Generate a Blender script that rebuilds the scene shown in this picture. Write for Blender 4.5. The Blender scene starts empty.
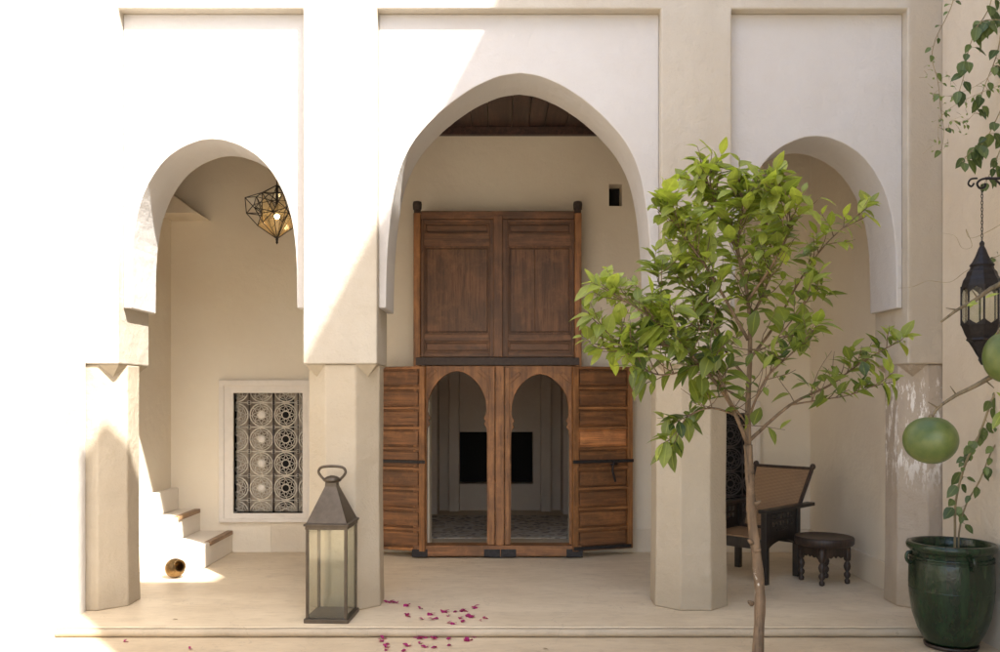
import bpy, bmesh, math, random
from mathutils import Vector, Matrix
R = math.radians
sc = bpy.context.scene
C = sc.collection
rnd = random.Random(7)

# ------------------------------------------------------------------ camera, sky, sun, exposure
EYE = 1.60; FPX = 894.0; CAMY = -6.6
cd = bpy.data.cameras.new('camera'); cam = bpy.data.objects.new('camera', cd); C.objects.link(cam)
cam.location = (0, CAMY, EYE); cam.rotation_euler = (R(90), 0, 0)
cd.sensor_width = 36; cd.lens = FPX/1000*36; cd.shift_y = 0.069; cd.clip_end = 500; cd.clip_start = 0.05
sc.camera = cam
SA, SB, SCc = 1.0, 1.3, 1.86                       # sunlight travels (-SA, +SB, -SCc)
elev = math.atan2(SCc, math.hypot(SA, SB))
w = bpy.data.worlds.new('World'); sc.world = w; w.use_nodes = True
nt = w.node_tree
sky = nt.nodes.new('ShaderNodeTexSky'); sky.sky_type = 'NISHITA'; sky.sun_disc = False
sky.sun_elevation = elev; sky.sun_rotation = math.atan2(SA, -SB); sky.air_density = 1.0; sky.dust_density = 2.5; sky.ozone_density = 1.0
bg = nt.nodes['Background']; nt.links.new(sky.outputs[0], bg.inputs[0]); bg.inputs[1].default_value = 0.15
sd = bpy.data.lights.new('sun', 'SUN'); sd.energy = 3.3; sd.angle = R(0.5); sd.color = (1.0, 0.955, 0.89)
so = bpy.data.objects.new('sun', sd); C.objects.link(so); so.location = (8, -10, 14)
so.rotation_euler = Vector((-SA, SB, -SCc)).to_track_quat('-Z', 'Y').to_euler()
sc.view_settings.view_transform = 'Standard'; sc.view_settings.look = 'None'
sc.view_settings.gamma = 1; sc.view_settings.exposure = 1.92
sc.render.engine = 'CYCLES'
sc.cycles.max_bounces = 14; sc.cycles.diffuse_bounces = 8; sc.cycles.transparent_max_bounces = 16
sc.cycles.sample_clamp_indirect = 6

# ------------------------------------------------------------------ helpers
def P(px, py, y):
    """point of the photograph at depth plane y"""
    D = y - CAMY
    return Vector(((px-500)*D/FPX, y, EYE+(395-py)*D/FPX))
def X(px, y=0.0): return (px-500)*(y-CAMY)/FPX
def Z(py, y=0.0): return EYE+(395-py)*(y-CAMY)/FPX
def on_floor(px, py, z=0.0):
    D = (EYE-z)*FPX/(py-395)
    return Vector(((px-500)*D/FPX, D+CAMY, z))

def tag(o, label=None, cat=None, group=None, kind=None):
    if label: o['label'] = label
    if cat: o['category'] = cat
    if group: o['group'] = group
    if kind: o['kind'] = kind
    return o
def thing(name, label, cat, loc=(0, 0, 0), rz=0, group=None):
    o = bpy.data.objects.new(name, None); C.objects.link(o); o.location = loc; o.rotation_euler = (0, 0, rz)
    o.empty_display_size = .1
    return tag(o, label, cat, group)
def obj(name, bm, mat, parent=None, smooth=False, bevel=0, segs=2, ang=35):
    me = bpy.data.meshes.new(name)
    bmesh.ops.recalc_face_normals(bm, faces=bm.faces[:])
    bm.to_mesh(me); bm.free()
    for m in (mat if isinstance(mat, (list, tuple)) else [mat]): me.materials.append(m)
    if smooth:
        for p in me.polygons: p.use_smooth = True
    o = bpy.data.objects.new(name, me); C.objects.link(o)
    if parent: o.parent = parent
    if bevel:
        b = o.modifiers.new('bevel', 'BEVEL'); b.width = bevel; b.segments = segs; b.limit_method = 'ANGLE'; b.angle_limit = R(ang)
        b.harden_normals = False
    return o
def copy_tree(o, parent=None):
    c = o.copy(); C.objects.link(c); c.parent = parent
    for ch in [k for k in bpy.data.objects if k.parent == o]: copy_tree(ch, c)
    return c
def NB(): return bmesh.new()
def box(bm, x0, x1, y0, y1, z0, z1, mtx=None, mi=0):
    vs = [Vector((x, y, z)) for x in (x0, x1) for y in (y0, y1) for z in (z0, z1)]
    if mtx is not None: vs = [mtx @ v for v in vs]
    v = [bm.verts.new(p) for p in vs]
    for f in ((0, 1, 3, 2), (4, 6, 7, 5), (0, 4, 5, 1), (2, 3, 7, 6), (0, 2, 6, 4), (1, 5, 7, 3)):
        fc = bm.faces.new([v[i] for i in f]); fc.material_index = mi
def prism(bm, pts, y0, y1, mtx=None):
    """extrude a closed xz outline from y0 to y1"""
    def T(p): return mtx @ p if mtx is not None else p
    a = [bm.verts.new(T(Vector((x, y0, z)))) for x, z in pts]; b = [bm.verts.new(T(Vector((x, y1, z)))) for x, z in pts]
    n = len(pts); bm.faces.new(a); bm.faces.new(b[::-1])
    for i in range(n): bm.faces.new((a[i], b[i], b[(i+1) % n], a[(i+1) % n]))
def prism_z(bm, pts, z0, z1, mtx=None):
    def T(p): return mtx @ p if mtx is not None else p
    a = [bm.verts.new(T(Vector((x, y, z0)))) for x, y in pts]; b = [bm.verts.new(T(Vector((x, y, z1)))) for x, y in pts]
    n = len(pts); bm.faces.new(a[::-1]); bm.faces.new(b)
    for i in range(n): bm.faces.new((a[i], a[(i+1) % n], b[(i+1) % n], b[i]))
def tube(bm, pts, rad, seg=8, closed=False, cap=True):
    pts = [Vector(p) for p in pts]; n = len(pts)
    if not isinstance(rad, (list, tuple)): rad = [rad]*n
    rings = []; up = None
    for i in range(n):
        if closed: d = pts[(i+1) % n]-pts[i-1]
        else: d = pts[min(i+1, n-1)]-pts[max(i-1, 0)]
        d.normalize()
        if up is None:
            up = d.orthogonal().normalized()
        else:
            up = (up-d*up.dot(d))
            up = up.normalized() if up.length > 1e-6 else d.orthogonal().normalized()
        s = d.cross(up)
        rings.append([bm.verts.new(pts[i]+(up*math.cos(2*math.pi*k/seg)+s*math.sin(2*math.pi*k/seg))*rad[i]) for k in range(seg)])
    for i in range(n if closed else n-1):
        a = rings[i]; b = rings[(i+1) % n]
        for k in range(seg): bm.faces.new((a[k], a[(k+1) % seg], b[(k+1) % seg], b[k]))
    if cap and not closed:
        bm.faces.new(rings[0][::-1]); bm.faces.new(rings[-1])
def lathe(bm, prof, seg=24, c=(0, 0, 0), mtx=None, cap=True, rot=0):
    rings = []
    for r, z in prof:
        ring = []
        for k in range(seg):
            a = 2*math.pi*k/seg+rot
            p = Vector((c[0]+r*math.cos(a), c[1]+r*math.sin(a), c[2]+z))
            ring.append(bm.verts.new(mtx @ p if mtx is not None else p))
        rings.append(ring)
    for a, b in zip(rings, rings[1:]):
        for k in range(seg): bm.faces.new((a[k], a[(k+1) % seg], b[(k+1) % seg], b[k]))
    if cap:
        bm.faces.new(rings[0][::-1]); bm.faces.new(rings[-1])
def spline(pts, n=5):
    pts = [Vector(p) for p in pts]; out = []
    for i in range(len(pts)-1):
        p0 = pts[max(i-1, 0)]; p1 = pts[i]; p2 = pts[i+1]; p3 = pts[min(i+2, len(pts)-1)]
        for k in range(n):
            t = k/n
            out.append(.5*((2*p1)+(-p0+p2)*t+(2*p0-5*p1+4*p2-p3)*t*t+(-p0+3*p1-3*p2+p3)*t*t*t))
    out.append(pts[-1]); return out

# ------------------------------------------------------------------ materials
def newmat(name):
    m = bpy.data.materials.new(name); m.use_nodes = True
    return m, m.node_tree, m.node_tree.nodes['Principled BSDF']
def N(nt, typ, **kw):
    n = nt.nodes.new(typ)
    for k, v in kw.items(): setattr(n, k, v)
    return n
def noise(nt, co, scale, detail=4, rough=.6, mapping=None):
    n = N(nt, 'ShaderNodeTexNoise'); n.inputs['Scale'].default_value = scale; n.inputs['Detail'].default_value = detail; n.inputs['Roughness'].default_value = rough
    if mapping:
        mp = N(nt, 'ShaderNodeMapping'); mp.inputs['Scale'].default_value = mapping; nt.links.new(co, mp.inputs[0]); co = mp.outputs[0]
    nt.links.new(co, n.inputs['Vector']); return n.outputs['Fac']
def ramp(nt, f, stops):
    r = N(nt, 'ShaderNodeValToRGB'); e = r.color_ramp.elements
    while len(e) > 1: e.remove(e[-1])
    e[0].position = stops[0][0]; e[0].color = (*stops[0][1], 1)
    for p, c in stops[1:]:
        k = e.new(p); k.color = (*c, 1)
    nt.links.new(f, r.inputs[0]); return r.outputs[0]
def g(v): return (v, v, v)
def mixc(nt, fac, a, b, mode='MIX'):
    m = N(nt, 'ShaderNodeMix', data_type='RGBA', blend_type=mode)
    for inp, v in ((m.inputs[0], fac), (m.inputs[6], a), (m.inputs[7], b)):
        if isinstance(v, (int, float)): inp.default_value = v
        elif isinstance(v, tuple): inp.default_value = (*v, 1)
        else: nt.links.new(v, inp)
    return m.outputs[2]
def bump(nt, bs, f, strength, dist):
    b = N(nt, 'ShaderNodeBump'); b.inputs['Strength'].default_value = strength; b.inputs['Distance'].default_value = dist
    nt.links.new(f, b.inputs['Height']); nt.links.new(b.outputs[0], bs.inputs['Normal'])
def add(nt, a, b, ka=1, kb=1):
    m = N(nt, 'ShaderNodeMath', operation='MULTIPLY_ADD'); nt.links.new(a, m.inputs[0]); m.inputs[1].default_value = ka
    m2 = N(nt, 'ShaderNodeMath', operation='MULTIPLY'); nt.links.new(b, m2.inputs[0]); m2.inputs[1].default_value = kb
    nt.links.new(m2.outputs[0], m.inputs[2]); return m.outputs[0]
def plaster(name, col, dark=.86, rough=.75, bmp=.5, stain=None, stain_amt=.5, foot=None, peel=False, east=None):
    m, nt, bs = newmat(name)
    co = N(nt, 'ShaderNodeTexCoord').outputs['Object']
    n1 = noise(nt, co, 1.3, 6, .6); n2 = noise(nt, co, 9, 5, .65); n3 = noise(nt, co, 60, 3, .6)
    c = mixc(nt, ramp(nt, n1, [(.35, g(0)), (.68, g(1))]), col, tuple(v*dark*(1-.03*i) for i, v in enumerate(col)))
    c = mixc(nt, ramp(nt, n2, [(.3, g(.0)), (.75, g(.35))]), c, tuple(v*dark for v in col))
    if stain:
        nv = noise(nt, co, 2.2, 8, .7, (1.6, 1.6, .5))
        f = ramp(nt, nv, [(.5, g(0)), (.68, g(stain_amt))]); c = mixc(nt, f, c, stain)
    if foot:
        sx = N(nt, 'ShaderNodeSeparateXYZ'); nt.links.new(co, sx.inputs[0])
        a = add(nt, sx.outputs[2], noise(nt, co, 5, 5, .6), 1, .35)
        f = ramp(nt, a, [(.30, g(.85)), (.48, g(.15)), (.6, g(0))]); c = mixc(nt, f, c, foot)
    if peel:
        sx = N(nt, 'ShaderNodeSeparateXYZ'); nt.links.new(co, sx.inputs[0])
        zs = N(nt, 'ShaderNodeMath', operation='MULTIPLY'); nt.links.new(sx.outputs[2], zs.inputs[0]); zs.inputs[1].default_value = .4
        zf = ramp(nt, zs.outputs[0], [(.34, g(0)), (.46, g(1)), (.66, g(1)), (.70, g(.2))])
        pn = ramp(nt, noise(nt, co, 11, 7, .75, (1.6, 1.6, .4)), [(.52, g(0)), (.56, g(.8))])
        mm = N(nt, 'ShaderNodeMath', operation='MULTIPLY'); nt.links.new(zf, mm.inputs[0]); nt.links.new(pn, mm.inputs[1])
        c = mixc(nt, mm.outputs[0], c, (.86, .84, .8))
    if east:      # browner plaster colour on the last pilaster
        sx = N(nt, 'ShaderNodeSeparateXYZ'); nt.links.new(co, sx.inputs[0])
        mr = N(nt, 'ShaderNodeMapRange'); nt.links.new(add(nt, sx.outputs[0], noise(nt, co, 4, 6, .7), 1, .12), mr.inputs[0]); mr.inputs[1].default_value = 3.05; mr.inputs[2].default_value = 3.1
        c = mixc(nt, mr.outputs[0], c, east)
    nt.links.new(c, bs.inputs['Base Color']); bs.inputs['Roughness'].default_value = rough
    bs.inputs['Specular IOR Level'].default_value = .3
    low = noise(nt, co, 3.1, 3, .5)
    bump(nt, bs, add(nt, add(nt, n2, n3, 1, .3), low, 1, 2.6), min(1, bmp*1.5), .014)
    return m
M = {}
M['panel'] = plaster('plaster_white', (.61, .597, .583), .95, .8, .35)
M['pilaster'] = plaster('plaster_cream', (.555, .51, .432), .91, .75, .45, stain=(.49, .44, .36), stain_amt=.5, east=(.47, .41, .325))
M['column'] = plaster('plaster_column', (.52, .453, .35), .88, .6, .5, stain=(.46, .40, .305), stain_amt=.55, foot=(.40, .335, .245))
M['column_worn'] = plaster('plaster_worn', (.46, .395, .32), .88, .7, .7, stain=(.35, .285, .22), stain_amt=.6, foot=(.38, .315, .235), peel=True)
M['right_wall'] = plaster('plaster_ochre', (.66, .58, .465), .9, .7, .5, stain=(.6, .5, .37), stain_amt=.5)
M['gallery'] = plaster('plaster_gallery', (.80, .73, .60), .95, .65, .3)
M['skirt'] = plaster('plaster_skirting', (.72, .64, .51), .92, .5, .3)
M['side'] = plaster('plaster_side', (.62, .60, .57), .97, .8, .3)
M['stair'] = plaster('plaster_stair', (.78, .73, .64), .95, .6, .3)

def floor_mat(name, col, dark, rough):
    m, nt, bs = newmat(name); co = N(nt, 'ShaderNodeTexCoord').outputs['Object']
    n1 = noise(nt, co, 1.1, 8, .65, (1, 2.2, 1)); n2 = noise(nt, co, 7, 6, .65, (1, 3, 1)); n3 = noise(nt, co, 45, 4, .6)
    c = mixc(nt, ramp(nt, n1, [(.35, g(0)), (.66, g(1))]), col, dark)
    c = mixc(nt, ramp(nt, n2, [(.5, g(0)), (.75, g(.5))]), c, tuple(v*.82 for v in dark))
    c = mixc(nt, ramp(nt, n3, [(.62, g(0)), (.75, g(.25))]), c, tuple(v*.6 for v in dark))
    c = mixc(nt, ramp(nt, noise(nt, co, 3.3, 9, .75, (1, 1.6, 1)), [(.54, g(0)), (.60, g(.28)), (.72, g(.5))]), c, tuple(v*.80 for v in dark))
    vo = N(nt, 'ShaderNodeTexVoronoi', feature='DISTANCE_TO_EDGE'); vo.inputs['Scale'].default_value = .8; wv = N(nt, 'ShaderNodeVectorMath', operation='ADD')
    nn = N(nt, 'ShaderNodeTexNoise'); nn.inputs['Scale'].default_value = 2.5; nn.inputs['Detail'].default_value = 6; nt.links.new(co, nn.inputs['Vector'])
    nt.links.new(co, wv.inputs[0]); nt.links.new(nn.outputs['Color'], wv.inputs[1]); nt.links.new(wv.outputs[0], vo.inputs['Vector'])
    c = mixc(nt, ramp(nt, vo.outputs['Distance'], [(0, g(.45)), (.004, g(0))]), c, tuple(v*.55 for v in dark))
    nt.links.new(c, bs.inputs['Base Color'])
    r = N(nt, 'ShaderNodeMapRange'); nt.links.new(n2, r.inputs[0]); r.inputs[3].default_value = rough-.12; r.inputs[4].default_value = rough+.12
    nt.links.new(r.outputs[0], bs.inputs['Roughness']); bump(nt, bs, add(nt, n2, n3, 1, .3), .3, .008)
    return m
M['floor'] = floor_mat('tadelakt_floor', (.75, .635, .46), (.62, .505, .35), .5)
M['court'] = floor_mat('courtyard_floor', (.66, .54, .375), (.53, .42, .28), .6)
M['edge'] = floor_mat('step_edge', (.52, .43, .31), (.42, .34, .24), .6)

def wood(name, a, b, dark, axis='z', rough=.5, scale=1.0):
    m, nt, bs = newmat(name); co = N(nt, 'ShaderNodeTexCoord').outputs['Object']
    st = {'z': (26, 26, 1.6), 'x': (1.6, 26, 26), 'y': (26, 1.6, 26)}[axis]
    n1 = noise(nt, co, 1.0*scale, 6, .65, st); n2 = noise(nt, co, 3.2, 5, .6); n3 = noise(nt, co, 3*scale, 4, .7, st)
    c = mixc(nt, ramp(nt, n1, [(.38, g(0)), (.6, g(1))]), tuple(v*1.15 for v in a), tuple(v*.85 for v in b))
    c = mixc(nt, ramp(nt, n2, [(.42, g(0)), (.7, g(.75))]), c, dark)
    c = mixc(nt, ramp(nt, n3, [(.56, g(0)), (.66, g(.7))]), c, tuple(v*.45 for v in dark))
    c = mixc(nt, ramp(nt, noise(nt, co, 7, 6, .75), [(.52, g(0)), (.7, g(.4))]), c, tuple(min(1, v*1.7) for v in a))
    nt.links.new(c, bs.inputs['Base Color']); bs.inputs['Roughness'].default_value = rough
    bump(nt, bs, n1, .35, .003); return m
M['wood_dark'] = wood('wood_aged_brown', (0.191, 0.088, 0.038), (0.125, 0.055, 0.025), (0.084, 0.044, 0.023))
M['wood_darkx'] = wood('wood_aged_brown_rail', (0.200, 0.092, 0.041), (0.133, 0.061, 0.029), (0.084, 0.044, 0.023), 'x')
M['wood_red'] = wood('wood_cedar', (0.347, 0.153, 0.051), (0.237, 0.100, 0.031), (0.129, 0.060, 0.025))
M['wood_redx'] = wood('wood_cedar_rail', (0.321, 0.140, 0.047), (0.212, 0.087, 0.029), (0.115, 0.054, 0.022), 'x')
M['wood_shutx'] = wood('wood_shutter_panel', (0.244, 0.104, 0.036), (0.161, 0.067, 0.025), (0.096, 0.046, 0.020), 'x')
M['wood_bright'] = wood('wood_new_cedar', (0.620, 0.264, 0.093), (0.465, 0.186, 0.070), (0.310, 0.139, 0.062), 'x')
M['wood_black'] = wood('wood_ebonised', (.022, .016, .013), (.014, .011, .01), (.01, .008, .007), rough=.4)
M['wood_stool'] = wood('wood_stool', (.055, .035, .025), (.035, .022, .017), (.02, .014, .012), rough=.45)
M['wood_ceiling'] = wood('wood_ceiling', (.085, .04, .03), (.05, .026, .02), (.03, .018, .015), 'y')
M['wood_nosing'] = wood('wood_nosing', (.36, .22, .11), (.28, .17, .09), (.2, .12, .07), 'y')

def metal(name, col, rough=.45, metallic=.9, var=.5, bs_=40):
    m, nt, bs = newmat(name); co = N(nt, 'ShaderNodeTexCoord').outputs['Object']
    n = noise(nt, co, bs_, 5, .65)
    c = mixc(nt, ramp(nt, n, [(.35, g(0)), (.7, g(1))]), col, tuple(v*var for v in col)); nt.links.new(c, bs.inputs['Base Color'])
    bs.inputs['Metallic'].default_value = metallic; bs.inputs['Roughness'].default_value = rough; bump(nt, bs, n, .15, .002); return m
M['iron'] = metal('iron_dark', (.045, .04, .04), .55, .6)
M['iron_brown'] = metal('iron_brown', (.085, .062, .052), .6, .4)
M['bronze'] = metal('bronze_lantern', (.13, .105, .08), .42, .85, .7, 12)
M['brass'] = metal('brass', (.30, .19, .085), .42, 1.0, .4, 26)
M['black_metal'] = metal('blackened_metal', (.03, .026, .027), .5, .5)
M['hole'] = metal('dark_opening', (.014, .012, .012), .9, 0)  # near-black colour stands in for the darkness inside openings
def simple(name, col, rough=.5, **kw):
    m, nt, bs = newmat(name); co = N(nt, 'ShaderNodeTexCoord').outputs['Object']
    n = noise(nt, co, kw.pop('scale', 12), 5, .6)
    c = mixc(nt, ramp(nt, n, [(.35, g(0)), (.7, g(1))]), col, tuple(v*kw.get('var', .8) for v in col)); nt.links.new(c, bs.inputs['Base Color'])
    bs.inputs['Roughness'].default_value = rough; return m
M['wframe'] = simple('window_frame_paint', (.76, .70, .62), .5, var=.93)
M['bark'] = wood('bark_tan', (.22, .145, .085), (.145, .095, .055), (.085, .058, .036), rough=.8)
nt = M['bark'].node_tree; bs = nt.nodes['Principled BSDF']; co = N(nt, 'ShaderNodeTexCoord').outputs['Object']
sx = N(nt, 'ShaderNodeSeparateXYZ'); nt.links.new(co, sx.inputs[0])
zz = ramp(nt, sx.outputs[2], [(.53, g(0)), (.58, g(1)), (.66, g(1)), (.72, g(0))]); xx = ramp(nt, add(nt, sx.outputs[0], noise(nt, co, 22, 6, .75), 2.0, .5), [(.17, g(1)), (.21, g(0))])
mm = N(nt, 'ShaderNodeMath', operation='MULTIPLY'); nt.links.new(zz, mm.inputs[0]); nt.links.new(xx, mm.inputs[1])
old = bs.inputs['Base Color'].links[0].from_socket
nt.links.new(mixc(nt, mm.outputs[0], old, (.80, .77, .70)), bs.inputs['Base Color'])
M['bark_lime'] = simple('bark_lime_wash', (.8, .76, .68), .8, var=.7)
M['twig'] = wood('twig_brown', (.16, .12, .065), (.11, .085, .045), (.08, .06, .035), rough=.8)
M['vine'] = wood('vine_stem', (.32, .26, .14), (.24, .19, .1), (.16, .12, .07), rough=.8)
M['tendril'] = simple('vine_dry', (.42, .34, .2), .8)
M['soil'] = simple('soil', (.07, .05, .035), .95, scale=40)

def glass(name, tint, gl=.16, rough=.06):
    m = bpy.data.materials.new(name); m.use_nodes = True; nt = m.node_tree; nt.nodes.clear()
    out = N(nt, 'ShaderNodeOutputMaterial'); tr = N(nt, 'ShaderNodeBsdfTransparent'); tr.inputs[0].default_value = (*tint, 1)
    gs = N(nt, 'ShaderNodeBsdfGlossy'); gs.inputs['Roughness'].default_value = rough; gs.inputs[0].default_value = (.9, .9, .88, 1)
    lw = N(nt, 'ShaderNodeLayerWeight'); lw.inputs[0].default_value = .35
    mx = N(nt, 'ShaderNodeMixShader'); mr = N(nt, 'ShaderNodeMapRange'); mr.inputs[3].default_value = gl*.4; mr.inputs[4].default_value = gl*2.2
    nt.links.new(lw.outputs['Fresnel'], mr.inputs[0]); nt.links.new(mr.outputs[0], mx.inputs[0])
    nt.links.new(tr.outputs[0], mx.inputs[1]); nt.links.new(gs.outputs[0], mx.inputs[2]); nt.links.new(mx.outputs[0], out.inputs[0]); return m
M['glass'] = glass('lantern_glass', (.955, .96, .935), .13)
M['glass_amber'] = glass('amber_glass', (.95, .86, .70), .12, .15)
nt = M['glass_amber'].node_tree; out = nt.nodes['Material Output']; old = out.inputs[0].links[0].from_socket
tl = N(nt, 'ShaderNodeBsdfTranslucent'); tl.inputs[0].default_value = (.95, .78, .5, 1); mx = N(nt, 'ShaderNodeMixShader'); mx.inputs[0].default_value = .22
nt.links.new(old, mx.inputs[1]); nt.links.new(tl.outputs[0], mx.inputs[2]); nt.links.new(mx.outputs[0], out.inputs[0])
def leafmat(name, lo, hi, trans=.35, rough=.4, under=1.3):
    m = bpy.data.materials.new(name); m.use_nodes = True; nt = m.node_tree; bs = nt.nodes['Principled BSDF']; out = nt.nodes['Material Output']
    at = N(nt, 'ShaderNodeAttribute'); at.attribute_name = 'leafv'
    sp = N(nt, 'ShaderNodeSeparateColor'); nt.links.new(at.outputs['Color'], sp.inputs[0])
    mid = tuple((a+b)/2 for a, b in zip(lo, hi))
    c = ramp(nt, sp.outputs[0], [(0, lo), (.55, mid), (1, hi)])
    co = N(nt, 'ShaderNodeTexCoord').outputs['Object']
    c = mixc(nt, ramp(nt, noise(nt, co, 35, 4, .6), [(.4, g(0)), (.75, g(.45))]), c, tuple(v*.65 for v in mid))
    # paler midrib
    c = mixc(nt, ramp(nt, sp.outputs[1], [(.86, g(0)), (1.0, g(.28))]), c, tuple(min(1, v*1.5) for v in hi))
    nt.links.new(c, bs.inputs['Base Color']); bs.inputs['Roughness'].default_value = rough
    tl = N(nt, 'ShaderNodeBsdfTranslucent'); nt.links.new(mixc(nt, 1.0, c, (1.5, 1.7, .6), 'MULTIPLY'), tl.inputs[0])
    mx = N(nt, 'ShaderNodeMixShader'); mx.inputs[0].default_value = trans
    nt.links.new(bs.outputs[0], mx.inputs[1]); nt.links.new(tl.outputs[0], mx.inputs[2]); nt.links.new(mx.outputs[0], out.inputs[0]); return m
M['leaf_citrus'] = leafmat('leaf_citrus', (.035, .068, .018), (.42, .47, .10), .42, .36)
M['leaf_vine'] = leafmat('leaf_vine', (.03, .06, .018), (.22, .28, .09), .25, .4)
M['petal'] = leafmat('petal_magenta', (.26, .008, .10), (.46, .03, .22), .3, .6)
M['leaf_dry'] = leafmat('leaf_dry', (.12, .06, .03), (.25, .14, .07), .1, .8)
m, nt, bs = newmat('green_rind'); co = N(nt, 'ShaderNodeTexCoord').outputs['Object']
nt.links.new(mixc(nt, ramp(nt, noise(nt, co, 14, 5, .6), [(.35, g(0)), (.7, g(1))]), (.045, .075, .014), (.10, .125, .026)), bs.inputs['Base Color'])
bs.inputs['Roughness'].default_value = .42; bump(nt, bs, noise(nt, co, 180, 3, .5), .25, .002); M['rind'] = m
m, nt, bs = newmat('green_glaze'); co = N(nt, 'ShaderNodeTexCoord').outputs['Object']
c = mixc(nt, ramp(nt, noise(nt, co, 5, 7, .7, (3, 3, .5)), [(.38, g(0)), (.62, g(1))]), (.007, .014, .007), (.014, .038, .015))
c = mixc(nt, ramp(nt, noise(nt, co, 30, 6, .7, (1, 1, .6)), [(.66, g(0)), (.74, g(.5))]), c, (.16, .16, .11))
nt.links.new(c, bs.inputs['Base Color']); bs.inputs['Roughness'].default_value = .2; bump(nt, bs, noise(nt, co, 14, 5, .6), .5, .01); M['glaze'] = m
m, nt, bs = newmat('woven_cane'); co = N(nt, 'ShaderNodeTexCoord').outputs['Object']
ck = N(nt, 'ShaderNodeTexWave', wave_type='BANDS', bands_direction='X'); ck.inputs['Scale'].default_value = 26; nt.links.new(co, ck.inputs[0])
ck2 = N(nt, 'ShaderNodeTexWave', wave_type='BANDS', bands_direction='Z'); ck2.inputs['Scale'].default_value = 26; nt.links.new(co, ck2.inputs[0])
f = add(nt, ck.outputs['Fac'], ck2.outputs['Fac'], .5, .5)
c = mixc(nt, f, (.14, .075, .038), (.42, .27, .145)); c = mixc(nt, ramp(nt, noise(nt, co, 5, 4, .6), [(.45, g(0)), (.7, g(.4))]), c, (.16, .09, .05))
nt.links.new(c, bs.inputs['Base Color']); bs.inputs['Roughness'].default_value = .6; bump(nt, bs, f, .5, .003); M['cane'] = m
m, nt, bs = newmat('rug_weave'); co = N(nt, 'ShaderNodeTexCoord').outputs['Object']
v = N(nt, 'ShaderNodeTexVoronoi'); v.inputs['Scale'].default_value = 11; nt.links.new(co, v.inputs['Vector'])
c = mixc(nt, ramp(nt, v.outputs['Distance'], [(.3, g(.75)), (.45, g(0))]), (.62, .57, .48), (.12, .09, .075))
c = mixc(nt, ramp(nt, noise(nt, co, 9, 3, .6), [(.5, g(0)), (.56, g(.8))]), c, (.5, .42, .3))
nt.links.new(c, bs.inputs['Base Color']); bs.inputs['Roughness'].default_value = .9; M['rug'] = m
m, nt, bs = newmat('window_backing'); co = N(nt, 'ShaderNodeTexCoord').outputs['Object']
c = mixc(nt, ramp(nt, noise(nt, co, 3.5, 3, .5, (2.2, 1, .5)), [(.42, g(0)), (.58, g(1))]), (.24, .195, .155), (.50, .43, .34))
nt.links.new(c, bs.inputs['Base Color']); bs.inputs['Roughness'].default_value = .25; M['backing'] = m
M['grille'] = metal('grille_paint', (.74, .68, .57), .5, .1, .6, 30)
M['grille_dark'] = metal('grille_dark', (.10, .085, .08), .5, .3, .6, 30)
m, nt, bs = newmat('bulb'); bs.inputs['Emission Color'].default_value = (1, .72, .38, 1); bs.inputs['Emission Strength'].default_value = 12; M['bulb'] = m
M['room'] = plaster('plaster_room', (.66, .57, .49), .93, .7, .3)

# ------------------------------------------------------------------ ground
COURT = -.067; STEPY = -.44
bm = NB(); box(bm, -30, 30, -30, STEPY-.04+30.0, -.5, COURT-.004)
tag(obj('ground', bm, M['court']), kind='structure')
bm = NB(); box(bm, -3.4, 3.6, -9, STEPY+.02, -.3, COURT)
tag(obj('courtyard_floor', bm, M['court'], bevel=0), kind='structure')
bm = NB(); box(bm, -3.4, 3.6, STEPY+.003, 2.9, -.28, 0)
tag(obj('gallery_floor', bm, M['floor'], bevel=.006), kind='structure')
bm = NB()
npt = 60
top = []; 
for i in range(npt+1):
    x = -3.39+6.95*i/npt; j = rnd.uniform(-.003, .003)
    top.append((x, j))
# worn nosing strip along the step
pr = [(-.03, -.016), (-.034, -.045), (-.015, -.064), (.0, -.064), (.0, -.005)]
rings = []
for x, j in top: rings.append([bm.verts.new((x, STEPY+a+j*.8, b+j*.5)) for a, b in pr])
for a, b in zip(rings, rings[1:]):
    for k in range(len(pr)): bm.faces.new((a[k], a[(k+1) % 5], b[(k+1) % 5], b[k]))
bm.faces.new(rings[0]); bm.faces.new(rings[-1][::-1])
tag(obj('step_edge', bm, M['edge'], smooth=True), kind='structure')

# ------------------------------------------------------------------ arcade (one thing)
PY = .09; BK = .58
ZT = 4.452; ZC = Z(364, 0); ZS = Z(308, PY)
piers = [(-3.36, -2.819), (-1.454, -.908), (1.19, 1.71), (3.011, 3.56)]
arcade = thing('arcade', 'cream plastered courtyard arcade with three pointed arches on octagonal columns', 'arcade')
wall_pts = [(-3.36, 8.2), (-3.36, ZC)]
for i, (a, b) in enumerate(piers):
    if i: wall_pts.append((a, ZC))
    wall_pts.append((b, ZC))
    if i < 3:
        wall_pts.append((b, ZT)); wall_pts.append((piers[i+1][0], ZT))
wall_pts.append((3.56, 8.2))
bm = NB(); prism(bm, wall_pts, 0, BK)
obj('wall', bm, M['pilaster'], arcade, bevel=.012, segs=3)
CT = [(0, 0), (14, 1.8), (27, 5.5), (49, 16), (73, 33), (92, 51), (106, 68), (116, 86), (122.5, 105), (127, 127), (130.5, 155), (133, 190), (134, 235)]
ST = [(0, 0), (8, .7), (16, 2.6), (31, 9), (46, 20), (58, 35), (68, 54), (75, 77), (79, 103), (80.5, 130), (81, 172)]
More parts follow.
